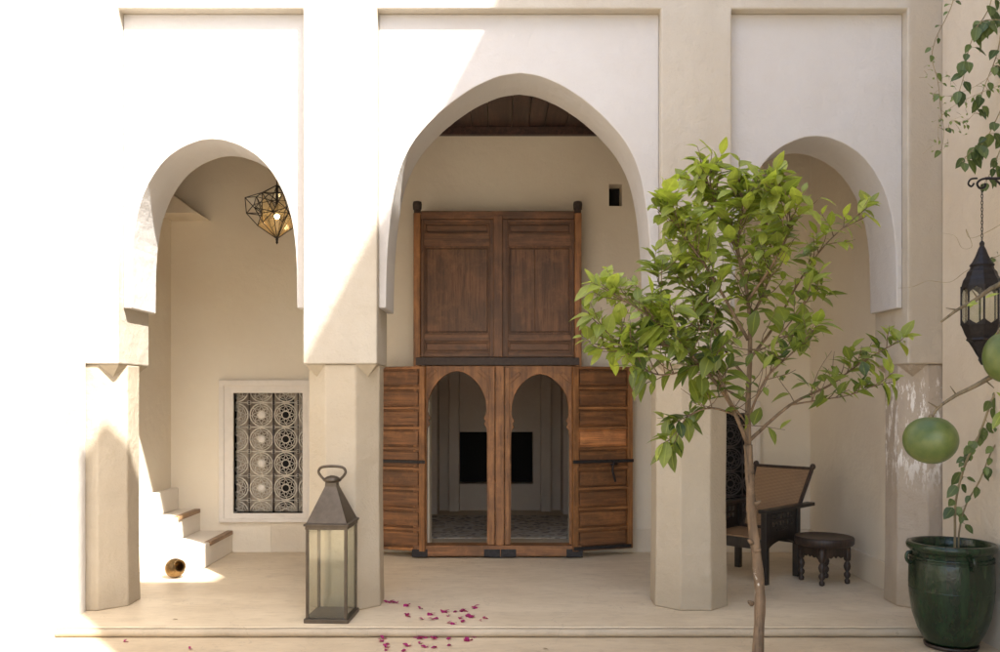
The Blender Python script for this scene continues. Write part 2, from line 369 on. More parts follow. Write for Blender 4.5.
def arch_panel(x0, x1, apx, apy, tab, sl, sr):
    half = spline([(a, b, 0) for a, b in tab], 5)
    lf = [(X(apx-p.x*sl, PY), Z(apy+p.y, PY)) for p in half]
    rt = [(X(apx+p.x*sr, PY), Z(apy+p.y, PY)) for p in half]
    jt = lambda L: [L[0]]+[(x+rnd.uniform(-.0008, .0008), z+rnd.uniform(-.0008, .0008)) for x, z in L[1:]]
    lf = jt(lf); rt = jt(rt)
    lf[-1] = (lf[-1][0], ZS); rt[-1] = (rt[-1][0], ZS)
    pts = [(x0+.001, ZS)]+lf[::-1]+rt[1:]+[(x1-.001, ZS), (x1-.001, ZT-.001), (x0+.001, ZT-.001)]
    bm = NB(); prism(bm, pts, PY, BK-.004)
    return obj('arch', bm, M['panel'], arcade, bevel=.007, segs=2, ang=50)
arch_panel(-2.819, -1.454, 212, 139, ST, 1.0, 1.05)
arch_panel(-.908, 1.19, 520, 73, CT, 1, .985)
arch_panel(1.71, 3.011, 816, 136, ST, 1, 1)
def column(cx, mat, zb=0):
    cy = BK/2; ap = .268; h = ap*math.tan(R(22.5))
    def octo(a, cx=cx, cy=cy):
        k = a*math.tan(R(22.5))
        return [(cx-k, cy-a), (cx+k, cy-a), (cx+a, cy-k), (cx+a, cy+k), (cx+k, cy+a), (cx-k, cy+a), (cx-a, cy+k), (cx-a, cy-k)]
    bm = NB()
    levels = [(0, ap+.008), (.05, ap+.008), (.2, ap+.005), (.36, ap+.001), (.9, ap-.002), (1.4, ap), (ZC-.001, ap)]
    rings = [[bm.verts.new((x+rnd.uniform(-.002, .002), y+rnd.uniform(-.002, .002), z)) for x, y in octo(a)] for z, a in levels]
    for a, b in zip(rings, rings[1:]):
        for k in range(8): bm.faces.new((a[k], a[(k+1) % 8], b[(k+1) % 8], b[k]))
    bm.faces.new(rings[0][::-1]); bm.faces.new(rings[-1])
    o = obj('column', bm, mat, arcade, bevel=.012, segs=3, ang=20)
    # corner corbels under the square block
    k = h
    for sx in (-1, 1):
        for sy in (-1, 1):
            c0 = Vector((cx+sx*ap, cy+sy*ap, ZC-.002)); p1 = Vector((cx+sx*k, cy+sy*ap, ZC-.002)); p2 = Vector((cx+sx*ap, cy+sy*k, ZC-.002))
            A = (p1+p2)/2-Vector((0, 0, .095))-Vector((sx, sy, 0))*.004
            B = (p1+p2)/2-Vector((sx, sy, 0))*.01
            bm = NB(); v = [bm.verts.new(q) for q in (c0, p1, p2, A)]
            bm.faces.new((v[0], v[1], v[3])); bm.faces.new((v[0], v[3], v[2])); bm.faces.new((v[1], v[2], v[3])); bm.faces.new((v[0], v[2], v[1]))
            obj('corner_corbel', bm, mat, arcade)
    return o
column(-3.09, M['column']); column(-1.181, M['column']); column(1.45, M['column']); cw = column(3.281, M['column_worn'])

# ------------------------------------------------------------------ side walls and the buildings round the courtyard
bm = NB(); box(bm, 3.262, 3.57, -9, -.002, COURT-.1, 10.65)
tag(obj('courtyard_wall', bm, M['right_wall'], bevel=.01), 'tall ochre plaster wall at right with the iron lantern bracket and the climbing plant', 'wall')
bm = NB(); box(bm, -3.36, -3.055, -5, -.002, COURT-.1, 7.0)
tag(obj('courtyard_wall', bm, M['side'], bevel=.01), 'bright sunlit white wall closing the left side of the courtyard', 'wall')
def wall_holes(bm, xs0, xs1, z0, z1, y0, y1, holes):
    xs = sorted({xs0, xs1} | {h[0] for h in holes} | {h[1] for h in holes}); zs = sorted({z0, z1} | {h[2] for h in holes} | {h[3] for h in holes})
    def solid(i, j):
        if i < 0 or j < 0 or i >= len(xs)-1 or j >= len(zs)-1: return False
        cx = (xs[i]+xs[i+1])/2; cz = (zs[j]+zs[j+1])/2
        return not any(h[0] < cx < h[1] and h[2] < cz < h[3] for h in holes)
    V = {}
    def v(i, j, k):
        if (i, j, k) not in V: V[(i, j, k)] = bm.verts.new((xs[i], (y0, y1)[k], zs[j]))
        return V[(i, j, k)]
    for i in range(len(xs)-1):
        for j in range(len(zs)-1):
            if not solid(i, j): continue
            bm.faces.new((v(i, j, 0), v(i+1, j, 0), v(i+1, j+1, 0), v(i, j+1, 0)))
            bm.faces.new((v(i, j, 1), v(i, j+1, 1), v(i+1, j+1, 1), v(i+1, j, 1)))
            if not solid(i-1, j): bm.faces.new((v(i, j, 0), v(i, j+1, 0), v(i, j+1, 1), v(i, j, 1)))
            if not solid(i+1, j): bm.faces.new((v(i+1, j, 0), v(i+1, j, 1), v(i+1, j+1, 1), v(i+1, j+1, 0)))
            if not solid(i, j-1): bm.faces.new((v(i, j, 0), v(i, j, 1), v(i+1, j, 1), v(i+1, j, 0)))
            if not solid(i, j+1): bm.faces.new((v(i, j+1, 0), v(i+1, j+1, 0), v(i+1, j+1, 1), v(i, j+1, 1)))
opp = thing('opposite_building', 'white plastered building opposite the arcade with a wide ground floor opening', 'building', (0, -5, 0))
bm = NB(); wall_holes(bm, -3.36, 3.246, COURT-.1, 5.2, -.4, 0, [(-2.6, 2.6, COURT-.1, 3.3)]); obj('wall', bm, M['side'], opp)  # unseen; top kept low so the sun reaches the left wall
bm = NB(); box(bm, .95, 3.246, -.3, 0, 5.203, 8.65); obj('shade_screen', bm, M['side'], opp)  # unseen slab added to keep the left column and floor in shade

# ------------------------------------------------------------------ gallery
BY = 2.5
def XB(px): return X(px, BY)
def ZB(py): return Z(py, BY)
gal = thing('gallery_wall', 'beige plaster wall behind the arches with skirting and one small square hole', 'wall')
XL = -3.35; XR = XB(810)
bm = NB(); wl = (XB(234), XB(303), ZB(513), ZB(393)); wr = (XB(681), XB(750), ZB(531), ZB(413)); 
wall_holes(bm, XL-.3, XR+.3, 0, 4.31, BY, BY+.35, [(-.72, .72, 0, 1.96), wl, wr, (XB(609), XB(622), ZB(206), ZB(184))])
obj('back_wall', bm, M['gallery'], gal)
bm = NB(); box(bm, XL-.3, XL, BK, BY-.001, 0, 4.309); obj('end_wall', bm, M['gallery'], gal)
bm = NB(); box(bm, XR, XR+.3, BK+.001, BY-.001, 0, 4.309); obj('end_wall', bm, M['gallery'], gal)
bm = NB(); box(bm, XB(608), XB(623), BY+.2, BY+.24, ZB(208), ZB(182)); obj('vent_back', bm, M['hole'], gal)
bm = NB(); box(bm, -2.33, -.88, BY-.02, BY-.0005, 0, ZB(521)); box(bm, .9, XR-.001, BY-.02, BY-.0005, 0, ZB(529))
obj('skirting', bm, M['skirt'], gal, bevel=.006)
bm = NB(); box(bm, XR-.02, XR-.0005, BK+.002, BY-.021, 0, ZB(529)); obj('skirting', bm, M['skirt'], gal, bevel=.006)
bm = NB(); prism(bm, [(XL+.001, ZB(221)), (XB(211), ZB(221)), (XB(172), ZB(192)), (XL+.001, ZB(190))], BY-.4, BY-.001); obj('stair_soffit', bm, M['skirt'], gal, bevel=.004)
bm = NB()
cx = -3.6
while cx < 3.5:
    wd = rnd.uniform(.16, .24); box(bm, cx, cx+wd-.006, BK-.2, BY+.3, 4.312+rnd.uniform(0, .01), 4.36); cx += wd
cl = thing('ceiling', 'dark wooden plank ceiling seen through the top of the middle arch', 'ceiling')
obj('planks', bm, M['wood_ceiling'], cl)
bm = NB(); box(bm, -3.6, 3.5, BK+.002, BY+.3, 4.361, 4.45); obj('roof_slab', bm, M['gallery'], cl)
bm = NB(); box(bm, -3.3, 3.1, BY-.07, BY-.002, 4.235, 4.311); obj('edge_beam', bm, M['wood_ceiling'], cl)

# stairs in the left gallery
st = thing('staircase', 'low plaster steps with wooden nosings rising to the left, caught in sunlight', 'stairs')
y0 = 1.42
for i, (xa, h) in enumerate([(-2.72, .22), (-3.05, .44), (-3.27, .66)]):
    bm = NB(); box(bm, XL+.001, xa, y0+.12*i, BY-.001, 0 if i == 0 else h-.219, h); obj('step', bm, M['stair'], st, bevel=.012)
    if i < 2:
        bm = NB(); box(bm, xa-.05, xa+.012, y0+.35+.1*i, BY-.03, h-.035, h+.006); obj('nosing', bm, M['wood_nosing'], st, bevel=.006)

# windows with scroll grilles
def window(px0, px1, py0, py1, label, op, extra=0):
    t = thing('window', label, 'window', ((X(px0, BY)+X(px1, BY))/2, BY, (Z(py0, BY)+Z(py1, BY))/2))
    cx, cz = t.location.x, t.location.z
    ox0, ox1, oz0, oz1 = op[0]-cx, op[1]-cx, op[2]-cz, op[3]-cz
    hw = X(px1, BY)-cx; hh = Z(py0, BY)-cz
    def frame(x0, x1, z0, z1, X0, X1, Z0, Z1, ya, yb):
        bm = NB()
        a = [(X0, Z0), (X1, Z0), (X1, Z1), (X0, Z1)]; b = [(x0, z0), (x1, z0), (x1, z1), (x0, z1)]
        for i in range(4):
            j = (i+1) % 4; vs = []
            for y in (ya, yb): vs.append([bm.verts.new((p[0], y, p[1])) for p in (a[i], a[j], b[j], b[i])])
            bm.faces.new(vs[0]); bm.faces.new(vs[1][::-1])
            for k in (0, 2): bm.faces.new((vs[0][k], vs[0][k+1], vs[1][(k+1)], vs[1][k]))
        bmesh.ops.remove_doubles(bm, verts=bm.verts[:], dist=1e-5); return bm
    obj('frame', frame(ox0, ox1, oz0, oz1, -hw, hw, -hh, hh, -.03, .12), M['wframe'], t, bevel=.006)
    obj('moulding', frame(-hw+.03, hw-.03, -hh+.03, hh-.03, -hw-.022, hw+.022, -hh-.01, hh+.03, -.045, -.001), M['wframe'], t, bevel=.006)
    bm = NB(); box(bm, ox0+.001, ox1-.001, .10, .115, oz0+.001, oz1-.001); obj('pane', bm, M['backing'] if not extra else M['hole'], t)
    cell = .25; xa = ox0+.265; za = oz1-.224
    if not extra:
        bm = NB(); box(bm, xa+cell-.065, xa+cell+.075, .088, .099, oz0+.06, oz1-.05); obj('dark_pane', bm, M['hole'], t)
    bm = NB(); bmd = NB(); bms = NB()
    def inside(p): return ox0 < p.x < ox1 and oz0 < p.z < oz1
    def poly(B_, pts, r, closed=False, sg=5):
        run = []
        pts = pts+[pts[0]] if closed else pts
        for p in pts:
            if inside(p): run.append(p)
            else:
                if len(run) > 1: tube(B_, run, r, sg)
                run = []
        if len(run) > 1: tube(B_, run, r, sg)
    def ring(B_, cc, rr, tr, n=24, sz=1.0): poly(B_, [cc+Vector((rr*math.cos(2*math.pi*k/n), 0, sz*rr*math.sin(2*math.pi*k/n))) for k in range(n)], tr, True)
    for i in (-1, 0, 1, 2):
        x = xa+cell*(i-.5)
        if ox0 < x < ox1: tube(bmd, [(x, .052, oz0), (x, .052, oz1)], .011 if i == 1 else .006, 6)
    for j in range(-1, 7):
        z = za+cell*(.5-j)
        if oz0 < z < oz1: tube(bm, [(ox0, .056, z), (ox1, .056, z)], .007, 6)
    for i in (-1, 0, 1, 2):
        for j in range(-1, 6):
            c = Vector((xa+cell*i, .05, za-cell*j)); r = cell*.46
            ring(bm, c, r, .0075); ring(bm, c, r*.8, .004); ring(bm, c, r*.34, .006, 14)
            for q in range(8):
                a = math.pi/4*q; d = Vector((math.cos(a), 0, math.sin(a))); s_ = Vector((-math.sin(a), 0, math.cos(a)))
                poly(bm, spline([c+d*r*.34, c+d*r*.5+s_*r*.16, c+d*r*.72, c+d*r*.5-s_*r*.16, c+d*r*.34], 3), .0035)
                poly(bm, [c+d*r*.8, c+d*r*.9+s_*r*.1, c+d*r], .0035)
            for sx in (-1, 1):
                for sz in (-1, 1):
                    cc = c+Vector((sx*cell*.5, 0, sz*cell*.5)); ring(bm, cc, cell*.085, .004, 10)
            if i == 0 and not extra and inside(c):
                m4 = Matrix.Translation(c+Vector((0, .0, 0))) @ Matrix.Rotation(R(90), 4, 'X')
                lathe(bms, [(.038, -.004), (.034, .004), (.02, .009), (.001, .010)], 8, mtx=m4)
    if len(bms.verts): obj('light_spot', bms, M['wframe'], t, smooth=True)  # pale discs imitate the glowing spots in this column of the window
    else: bms.free()
    obj('grille', bm, M['grille'] if not extra else M['grille_dark'], t, smooth=True); obj('grille_bar', bmd, M['grille_dark'], t, smooth=True)
    return t
window(222, 310, 383, 521, 'white framed window with pale scrolled iron grille behind the left arch', wl)
window(670, 757, 404, 539, 'dark grilled window half hidden behind the armchair and column', wr, 1)

# ------------------------------------------------------------------ the inner room
RY = 5.8
room = thing('inner_room', 'dim grey plastered room seen through the open wooden doors', 'room')
bm = NB(); wall_holes(bm, -2.2, 2.2, 0, 3.2, RY, RY+.3, [(X(459, RY), X(533, RY), Z(484, RY), Z(432, RY))]); obj('back_wall', bm, M['room'], room)
bm = NB(); box(bm, -1.55, -1.3, BY+.36, RY-.001, 0, 3.2); box(bm, 1.3, 1.55, BY+.36, RY-.001, 0, 3.2); obj('side_wall', bm, M['room'], room)
bm = NB(); box(bm, -2.2, 2.2, BY+.352, RY+.3, 3.201, 3.3); obj('room_ceiling', bm, M['room'], room)
bm = NB()
for s in (-1, 1):
    box(bm, s*.56 if s > 0 else -.70, .70 if s > 0 else -.56, RY-.16, RY-.002, 0, 3.19)
    box(bm, .84 if s > 0 else -1.12, 1.12 if s > 0 else -.84, RY-.45, RY-.002, 0, 3.19)
obj('pilaster', bm, M['room'], room, bevel=.01)
bm = NB(); box(bm, X(455, RY), X(537, RY), RY+.302, RY+.34, Z(490, RY), Z(428, RY)); obj('fireplace_back', bm, M['hole'], room)
bm = NB(); box(bm, -2.2, 2.2, 2.901, RY+.3, -.2, -.001)
tag(obj('room_floor', bm, M['floor']), kind='structure')
bm = NB(); box(bm, -1.05, 1.1, 3.35, 5.2, 0.0, .012); tag(obj('rug', bm, M['rug'], bevel=.004), 'pale patterned rug with dark motifs on the floor of the inner room', 'rug')

# ------------------------------------------------------------------ big wooden door
DY = 2.2
def dx(px): return X(px, DY)
def dz(py): return Z(py, DY)
door = thing('wooden_door', 'tall carved wooden double door with two open arched wickets and iron straps', 'door', (0, 0, 0))
def dbox(bm, p0, p1, q0, q1, ya, yb): box(bm, dx(p0), dx(p1), DY+ya, DY+yb, dz(q1), dz(q0))
for a, b in ((413.5, 420.5), (574.5, 581.5)):
    bm = NB(); dbox(bm, a, b, 213, 556, -.02, .16); obj('post', bm, M['wood_red'], door, bevel=.008)
    bm = NB(); cxp = (dx(a)+dx(b))/2; zc0 = dz(212.6)
    lathe(bm, [(.034, 0), (.034, .03), (.042, .036), (.045, .09), (.040, .112), (.02, .118)], 14, c=(cxp, DY+.03, zc0)); obj('post_cap', bm, M['iron_brown'], door)
bm = NB(); dbox(bm, 420.8, 574.2, 211, 219, -.01, .12); obj('top_rail', bm, M['wood_darkx'], door, bevel=.006)
def upper_leaf(x0, x1, px0, px1, split):
    lf = bpy.data.objects.new('upper_leaf', None); C.objects.link(lf); lf.parent = door
    bm = NB()
    dbox(bm, x0, px0, 219.3, 357, 0, .06); dbox(bm, px1, x1, 219.3, 357, 0, .06)
    obj('stile', bm, M['wood_dark'], lf, bevel=.004)
    bm = NB()
    for q0, q1 in ((219.3, 222.5), (233.5, 246), (334, 341), (352.5, 357)): dbox(bm, px0+.05, px1-.05, q0, q1, .002, .06)
    obj('rail', bm, M['wood_darkx'], lf, bevel=.004)
    for k, (q0, q1) in enumerate(((222.5, 233.5), (246, 334), (341, 352.5))):
        bm = NB(); dbox(bm, px0, px1, q0, q1, .046, .058)
        e = 1.6
        dbox(bm, px0+.05, px0+e, q0+.05, q1-.05, .012, .047); dbox(bm, px1-e, px1-.05, q0+.05, q1-.05, .012, .047)
        dbox(bm, px0+e, px1-e, q0+.05, q0+e, .0125, .047); dbox(bm, px0+e, px1-e, q1-e, q1-.05, .0125, .047)
        dbox(bm, px0+2.6, px1-2.6 if (k != 1 or x0 < 450) else split-.15, q0+2.6, q1-2.6, .032, .047)
        if k == 1 and x0 > 450: dbox(bm, split+.15, px1-2.6, q0+2.6, q1-2.6, .034, .047)
        obj('panel', bm, M['wood_dark'] if k == 1 else M['wood_darkx'], lf, bevel=.003)
    return lf
upper_leaf(420.8, 497.3, 424, 489.5, 456)
upper_leaf(498.3, 574.2, 508, 571.5, 535)
bm = NB(); dbox(bm, 493.5, 502.5, 216, 357, -.035, -.003); obj('centre_post', bm, M['wood_dark'], door, bevel=.006)
bm = NB(); dbox(bm, 416, 579, 357.6, 365.2, -.028, .07); obj('iron_band', bm, M['iron_brown'], door, bevel=.005)
def wicket(x0, x1, o0, o1, atop):
    cx = (o0+o1)/2; hw = (o1-o0)/2
    # right half outline of the opening, from the apex down (pixel offsets)
    half = [(0, 0), (6, 1.2), (12, 4.5), (18, 9.5), (23, 16), (26, 22), (hw-2.2, 27), (hw-1.0, 31), (hw-.6, 40), (hw-1.6, 44), (hw-3.6, 47), (hw-1.5, 50), (hw-3.2, 53), (hw-.6, 57), (hw, 64)]
    L = [(dx(cx-a), dz(atop+b)) for a, b in half]; Rr = [(dx(cx+a), dz(atop+b)) for a, b in half]
    zb = dz(544.5)
    pts = [(dx(x0), zb), (dx(o0), zb)]+L[::-1]+Rr[1:]+[(dx(o1), zb), (dx(x1), zb), (dx(x1), dz(365.8)), (dx(x0), dz(365.8))]
    bm = NB(); prism(bm, pts, DY+.0, DY+.055); o = obj('wicket_frame', bm, M['wood_red'], door, bevel=.004, ang=40)
    bm = NB()
    zt = dz(atop-2.2)
    for s in (-1, 1):   # raised stiles and spandrel corner boards
        xo = dx(x0+.6) if s < 0 else dx(x1-.6); xi = dx(o0-1.6) if s < 0 else dx(o1+1.6)
        box(bm, min(xo, xi), max(xo, xi), DY-.018, DY-.001, zb, dz(367.5))
        c = Vector((dx(cx+s*(hw-3)), 0, dz(atop+4)))
        m4 = Matrix.Translation((c.x, 0, c.z)) @ Matrix.Rotation(R(40*s), 4, 'Y')
        box(bm, -.075, .075, DY-.012, DY-.001, -.018, .018, m4)
    obj('spandrel', bm, M['wood_red'], o, bevel=.003)
    return o
wicket(420.8, 495.2, 427, 487, 371); wicket(504.5, 574.2, 511, 569.5, 374)
bm = NB(); dbox(bm, 495.5, 504.2, 366, 545, -.03, .07); obj('centre_post', bm, M['wood_red'], door, bevel=.006)
bm = NB(); dbox(bm, 413.5, 581.5, 545, 555.5, -.05, .14); obj('threshold', bm, M['wood_redx'], door, bevel=.006)
for a, b in ((412.5, 428), (484, 500), (501, 516), (566, 582.5)):
    bm = NB(); dbox(bm, a, b, 548.5, 556.2, -.058, -.003)
    obj('iron_corner', bm, M['iron'], door, bevel=.004)
def shutter(side):
    """leaf of a wicket, hinged at the outer stile and folded back; local x runs from the hinge outwards"""
    px = 571.5 if side > 0 else 426.5
    sh = bpy.data.objects.new('shutter', None); C.objects.link(sh); sh.parent = door
    ang = R(19)
    sh.location = (dx(px), DY-.035, 0); sh.rotation_euler = (0, 0, ang if side > 0 else math.pi-ang)
    w_ = .645; t = .045; zt = dz(366.5); zb = dz(550.5)
    ys = (-t, 0) if side > 0 else (0, t)
    f = ys[0] if side > 0 else ys[1]; sg = -1 if side > 0 else 1
    def B(bm, x0, x1, z0, z1, d0, d1):
        a, b = f+sg*d0, f+sg*d1; box(bm, x0, x1, min(a, b), max(a, b), z0, z1)
    bm = NB(); B(bm, 0, .055, zb, zt, -t, 0); B(bm, w_-.055, w_, zb, zt, -t, 0); obj('stile', bm, M['wood_red'], sh, bevel=.004)
    n = 9; H = zt-zb; rh = .028; ph = (H-rh*(n+1))/n
    bmr = NB(); bmp = NB(); bmb = NB()
    for k in range(n+1):
        z = zb+k*(ph+rh); B(bmr, .0552, w_-.0552, z, z+rh, -t, -.002)
        if k < n:
            tgt = bmb if (k == 5 and side > 0) else bmp
            B(tgt, .056, w_-.056, z+rh+.0002, z+rh+ph-.0002, -t+.003, -.028)
            B(tgt, .075, w_-.075, z+rh+.02, z+rh+ph-.02, -.028, -.012)
    obj('rail', bmr, M['wood_redx'], sh, bevel=.003); obj('panel', bmp, M['wood_shutx'], sh, bevel=.005)
    if side > 0: tag(obj('panel', bmb, M['wood_bright'], sh, bevel=.005), 'newer orange panel among the brown ones')
    else: bmb.free()
    bm = NB(); zz = dz(461.5); B(bm, -.01, w_+.004, zz-.016, zz+.016, .0005, .012); 
    if side > 0: B(bm, .0, w_-.02, zb+.01, zb+.045, .0005, .01)
    obj('iron_strap', bm, M['iron'], sh, bevel=.003)
    if side < 0: return
    bm = NB(); yy = f+sg*.03
    xx = .42 if side > 0 else .15
    tube(bm, spline([(xx, yy, zz-.02), (xx-.02, yy+sg*.01, zz-.08), (xx, yy+sg*.01, zz-.16), (xx+.015, yy, zz-.2)], 4), .012, 8); tube(bm, [(xx-.04, yy, zz-.03), (xx+.04, yy, zz-.03)], .008, 8)
    tube(bm, [(xx, f, zz), (xx, yy+sg*.012, zz-.02)], .01, 8)
    obj('latch', bm, M['iron'], sh, smooth=True)
shutter(1); shutter(-1)

# ------------------------------------------------------------------ glass floor lantern
lp = on_floor(327.5, 623.5); LW, LD, LH = .292, .34, .675
fl = thing('floor_lantern', 'tall bronze and glass lantern with ring handle standing at the gallery edge', 'lantern', (lp.x, lp.y+LD/2, 0), R(-3))
bm = NB(); box(bm, -LW/2-.012, LW/2+.012, -LD/2-.012, LD/2+.012, 0, .03); box(bm, -LW/2+.012, LW/2-.012, -LD/2+.012, LD/2-.012, .0302, .04); obj('base', bm, M['bronze'], fl, bevel=.004)
bm = NB(); q = .02
for sx in (-1, 1):
    for sy in (-1, 1):
        x = sx*LW/2; y = sy*LD/2; box(bm, min(x, x-sx*q), max(x, x-sx*q), min(y, y-sy*q), max(y, y-sy*q), .0302, LH-.0202)
for sy in (-1, 1):
    for z in (.0405,): pass
box(bm, -LW/2-.004, LW/2+.004, -LD/2-.004, -LD/2+.016, LH-.02, LH+.004); box(bm, -LW/2-.004, LW/2+.004, LD/2-.016, LD/2+.004, LH-.02, LH+.004)
box(bm, -LW/2-.004, -LW/2+.016, -LD/2+.0165, LD/2-.0165, LH-.02, LH+.004); box(bm, LW/2-.016, LW/2+.004, -LD/2+.0165, LD/2-.0165, LH-.02, LH+.004)
obj('frame', bm, M['bronze'], fl, bevel=.002)
for (x0, x1, yy0, yy1) in ((-LW/2+.02, LW/2-.02, -LD/2+.006, -LD/2+.009), (-LW/2+.02, LW/2-.02, LD/2-.009, LD/2-.006), (-LW/2+.006, -LW/2+.009, -LD/2+.02, LD/2-.02), (LW/2-.009, LW/2-.006, -LD/2+.02, LD/2-.02)):
    bm = NB(); box(bm, x0, x1, yy0, yy1, .031, LH-.021); obj('glass_pane', bm, M['glass'], fl)
bm = NB(); rz0 = LH+.004; rz1 = LH+.27
lv = [(LW/2+.014, LD/2+.014, rz0), (LW/2+.014, LD/2+.014, rz0+.014), (LW/2-.002, LD/2-.002, rz0+.02), (.042, .045, rz1), (.04, .043, rz1+.03)]
rg = [[bm.verts.new((sx*a, sy*b, z)) for sx, sy in ((-1, -1), (1, -1), (1, 1), (-1, 1))] for a, b, z in lv]
for a, b in zip(rg, rg[1:]):
    for k in range(4): bm.faces.new((a[k], a[(k+1) % 4], b[(k+1) % 4], b[k]))
bm.faces.new(rg[0][::-1]); bm.faces.new(rg[-1]); obj('roof', bm, M['bronze'], fl, bevel=.003)
bm = NB(); lathe(bm, [(.05, rz1+.028), (.066, rz1+.04), (.06, rz1+.055), (.035, rz1+.07), (.012, rz1+.076)], 20); obj('cap', bm, M['bronze'], fl, smooth=True)
bm = NB(); hp = [(-.055, 0, rz1+.045), (-.085, 0, rz1+.075), (-.098, 0, rz1+.105), (-.075, 0, rz1+.135), (0, 0, rz1+.143), (.075, 0, rz1+.135), (.098, 0, rz1+.105), (.085, 0, rz1+.075), (.055, 0, rz1+.045)]
tube(bm, spline(hp, 4), .010, 8); obj('handle', bm, M['bronze'], fl, smooth=True)

# ------------------------------------------------------------------ brass vessel lying on the floor
bp = on_floor(175, 578)
bv = thing('brass_pot', 'small round brass pot lying on its side near the steps', 'pot', (bp.x, bp.y, .086), R(0))
mt = Matrix.Rotation(R(62), 4, 'Y') @ Matrix.Rotation(R(0), 4, 'Z'); mt = Matrix.Rotation(R(-40), 4, 'Z') @ Matrix.Rotation(R(70), 4, 'Y')
bm = NB(); pf = [(.02, -.08), (.055, -.066), (.08, -.03), (.086, 0), (.078, .034), (.058, .06), (.046, .07), (.05, .086), (.055, .088), (.046, .08), (.038, .07), (.05, .055), (.06, .02), (.05, -.04), (.01, -.06)]
lathe(bm, pf, 28, mtx=mt); obj('body', bm, M['brass'], bv, smooth=True)
bm = NB(); lathe(bm, [(.048, .073), (.054, .077), (.048, .081)], 24, mtx=mt, cap=False); obj('rim', bm, M['brass'], bv, smooth=True)

# ------------------------------------------------------------------ geometric pendant
pc = P(277, 211, 1.45)
pd = thing('pendant_lamp', 'lit faceted glass star pendant in thin dark wire behind the left arch', 'pendant lamp', pc)
top = Vector((0, 0, .235)); bot = Vector((0, 0, -.25)); U = []; O1 = []; O2 = []; Lw = []
for k in range(6):
    a = R(60*k-90); b = R(60*k-60)
    U.append(Vector((.185*math.cos(b), .185*math.sin(b), .13))); O1.append(Vector((.285*math.cos(a), .285*math.sin(a), .09)))
    O2.append(Vector((.275*math.cos(b), .275*math.sin(b), -.02))); Lw.append(Vector((.135*math.cos(a), .135*math.sin(a), -.03)))
O3 = [Vector((.175*math.cos(R(60*k-60)), .175*math.sin(R(60*k-60)), -.13)) for k in range(6)]
bm = NB(); E = []
for k in range(6):
    n = (k+1) % 6
    E += [(top, U[k]), (U[k], U[n]), (U[k], O1[k]), (U[k], O1[n]), (O1[k], O2[k]), (O1[n], O2[k]), (U[k], Lw[k]), (U[k], Lw[n]), (O2[k], Lw[k]), (O2[k], Lw[n]), (Lw[k], bot), (Lw[k], Lw[n]), (O2[k], O3[k]), (O3[k], bot), (Lw[k], O3[k]), (Lw[n], O3[k])]
for a, b in E: tube(bm, [a, b], .0042, 5)
obj('wire_frame', bm, M['iron'], pd)
bm = NB()
for k in range(6):
    n = (k+1) % 6
    for tri in ((U[k], Lw[k], Lw[n]), (Lw[k], Lw[n], O3[k]), (O3[k], Lw[n], bot), (O3[k], bot, Lw[k])): bm.faces.new([bm.verts.new(p*.985) for p in tri])
obj('glass_facets', bm, M['glass_amber'], pd)
bm = NB()
for k in range(6):
    n = (k+1) % 6
    for tri in ((top, U[k], U[n]), (U[k], O1[k], Lw[k]), (U[k], O1[n], Lw[n])): bm.faces.new([bm.verts.new(p*.985) for p in tri])
obj('upper_glass', bm, M['glass'], pd)
bm = NB(); bmesh.ops.create_uvsphere(bm, u_segments=16, v_segments=10, radius=.024, matrix=Matrix.Translation((0, 0, -.05))); obj('bulb', bm, M['bulb'], pd, smooth=True)
bm = NB(); tube(bm, [(0, 0, .23), (0, 0, 4.31-pc.z)], .006, 6); tube(bm, [(0, 0, .0), (0, 0, .23)], .012, 8); obj('cord', bm, M['iron'], pd)
bm = NB(); lathe(bm, [(.008, -.245), (.014, -.255), (.009, -.27), (.012, -.285), (.002, -.30)], 10); obj('finial', bm, M['iron'], pd)

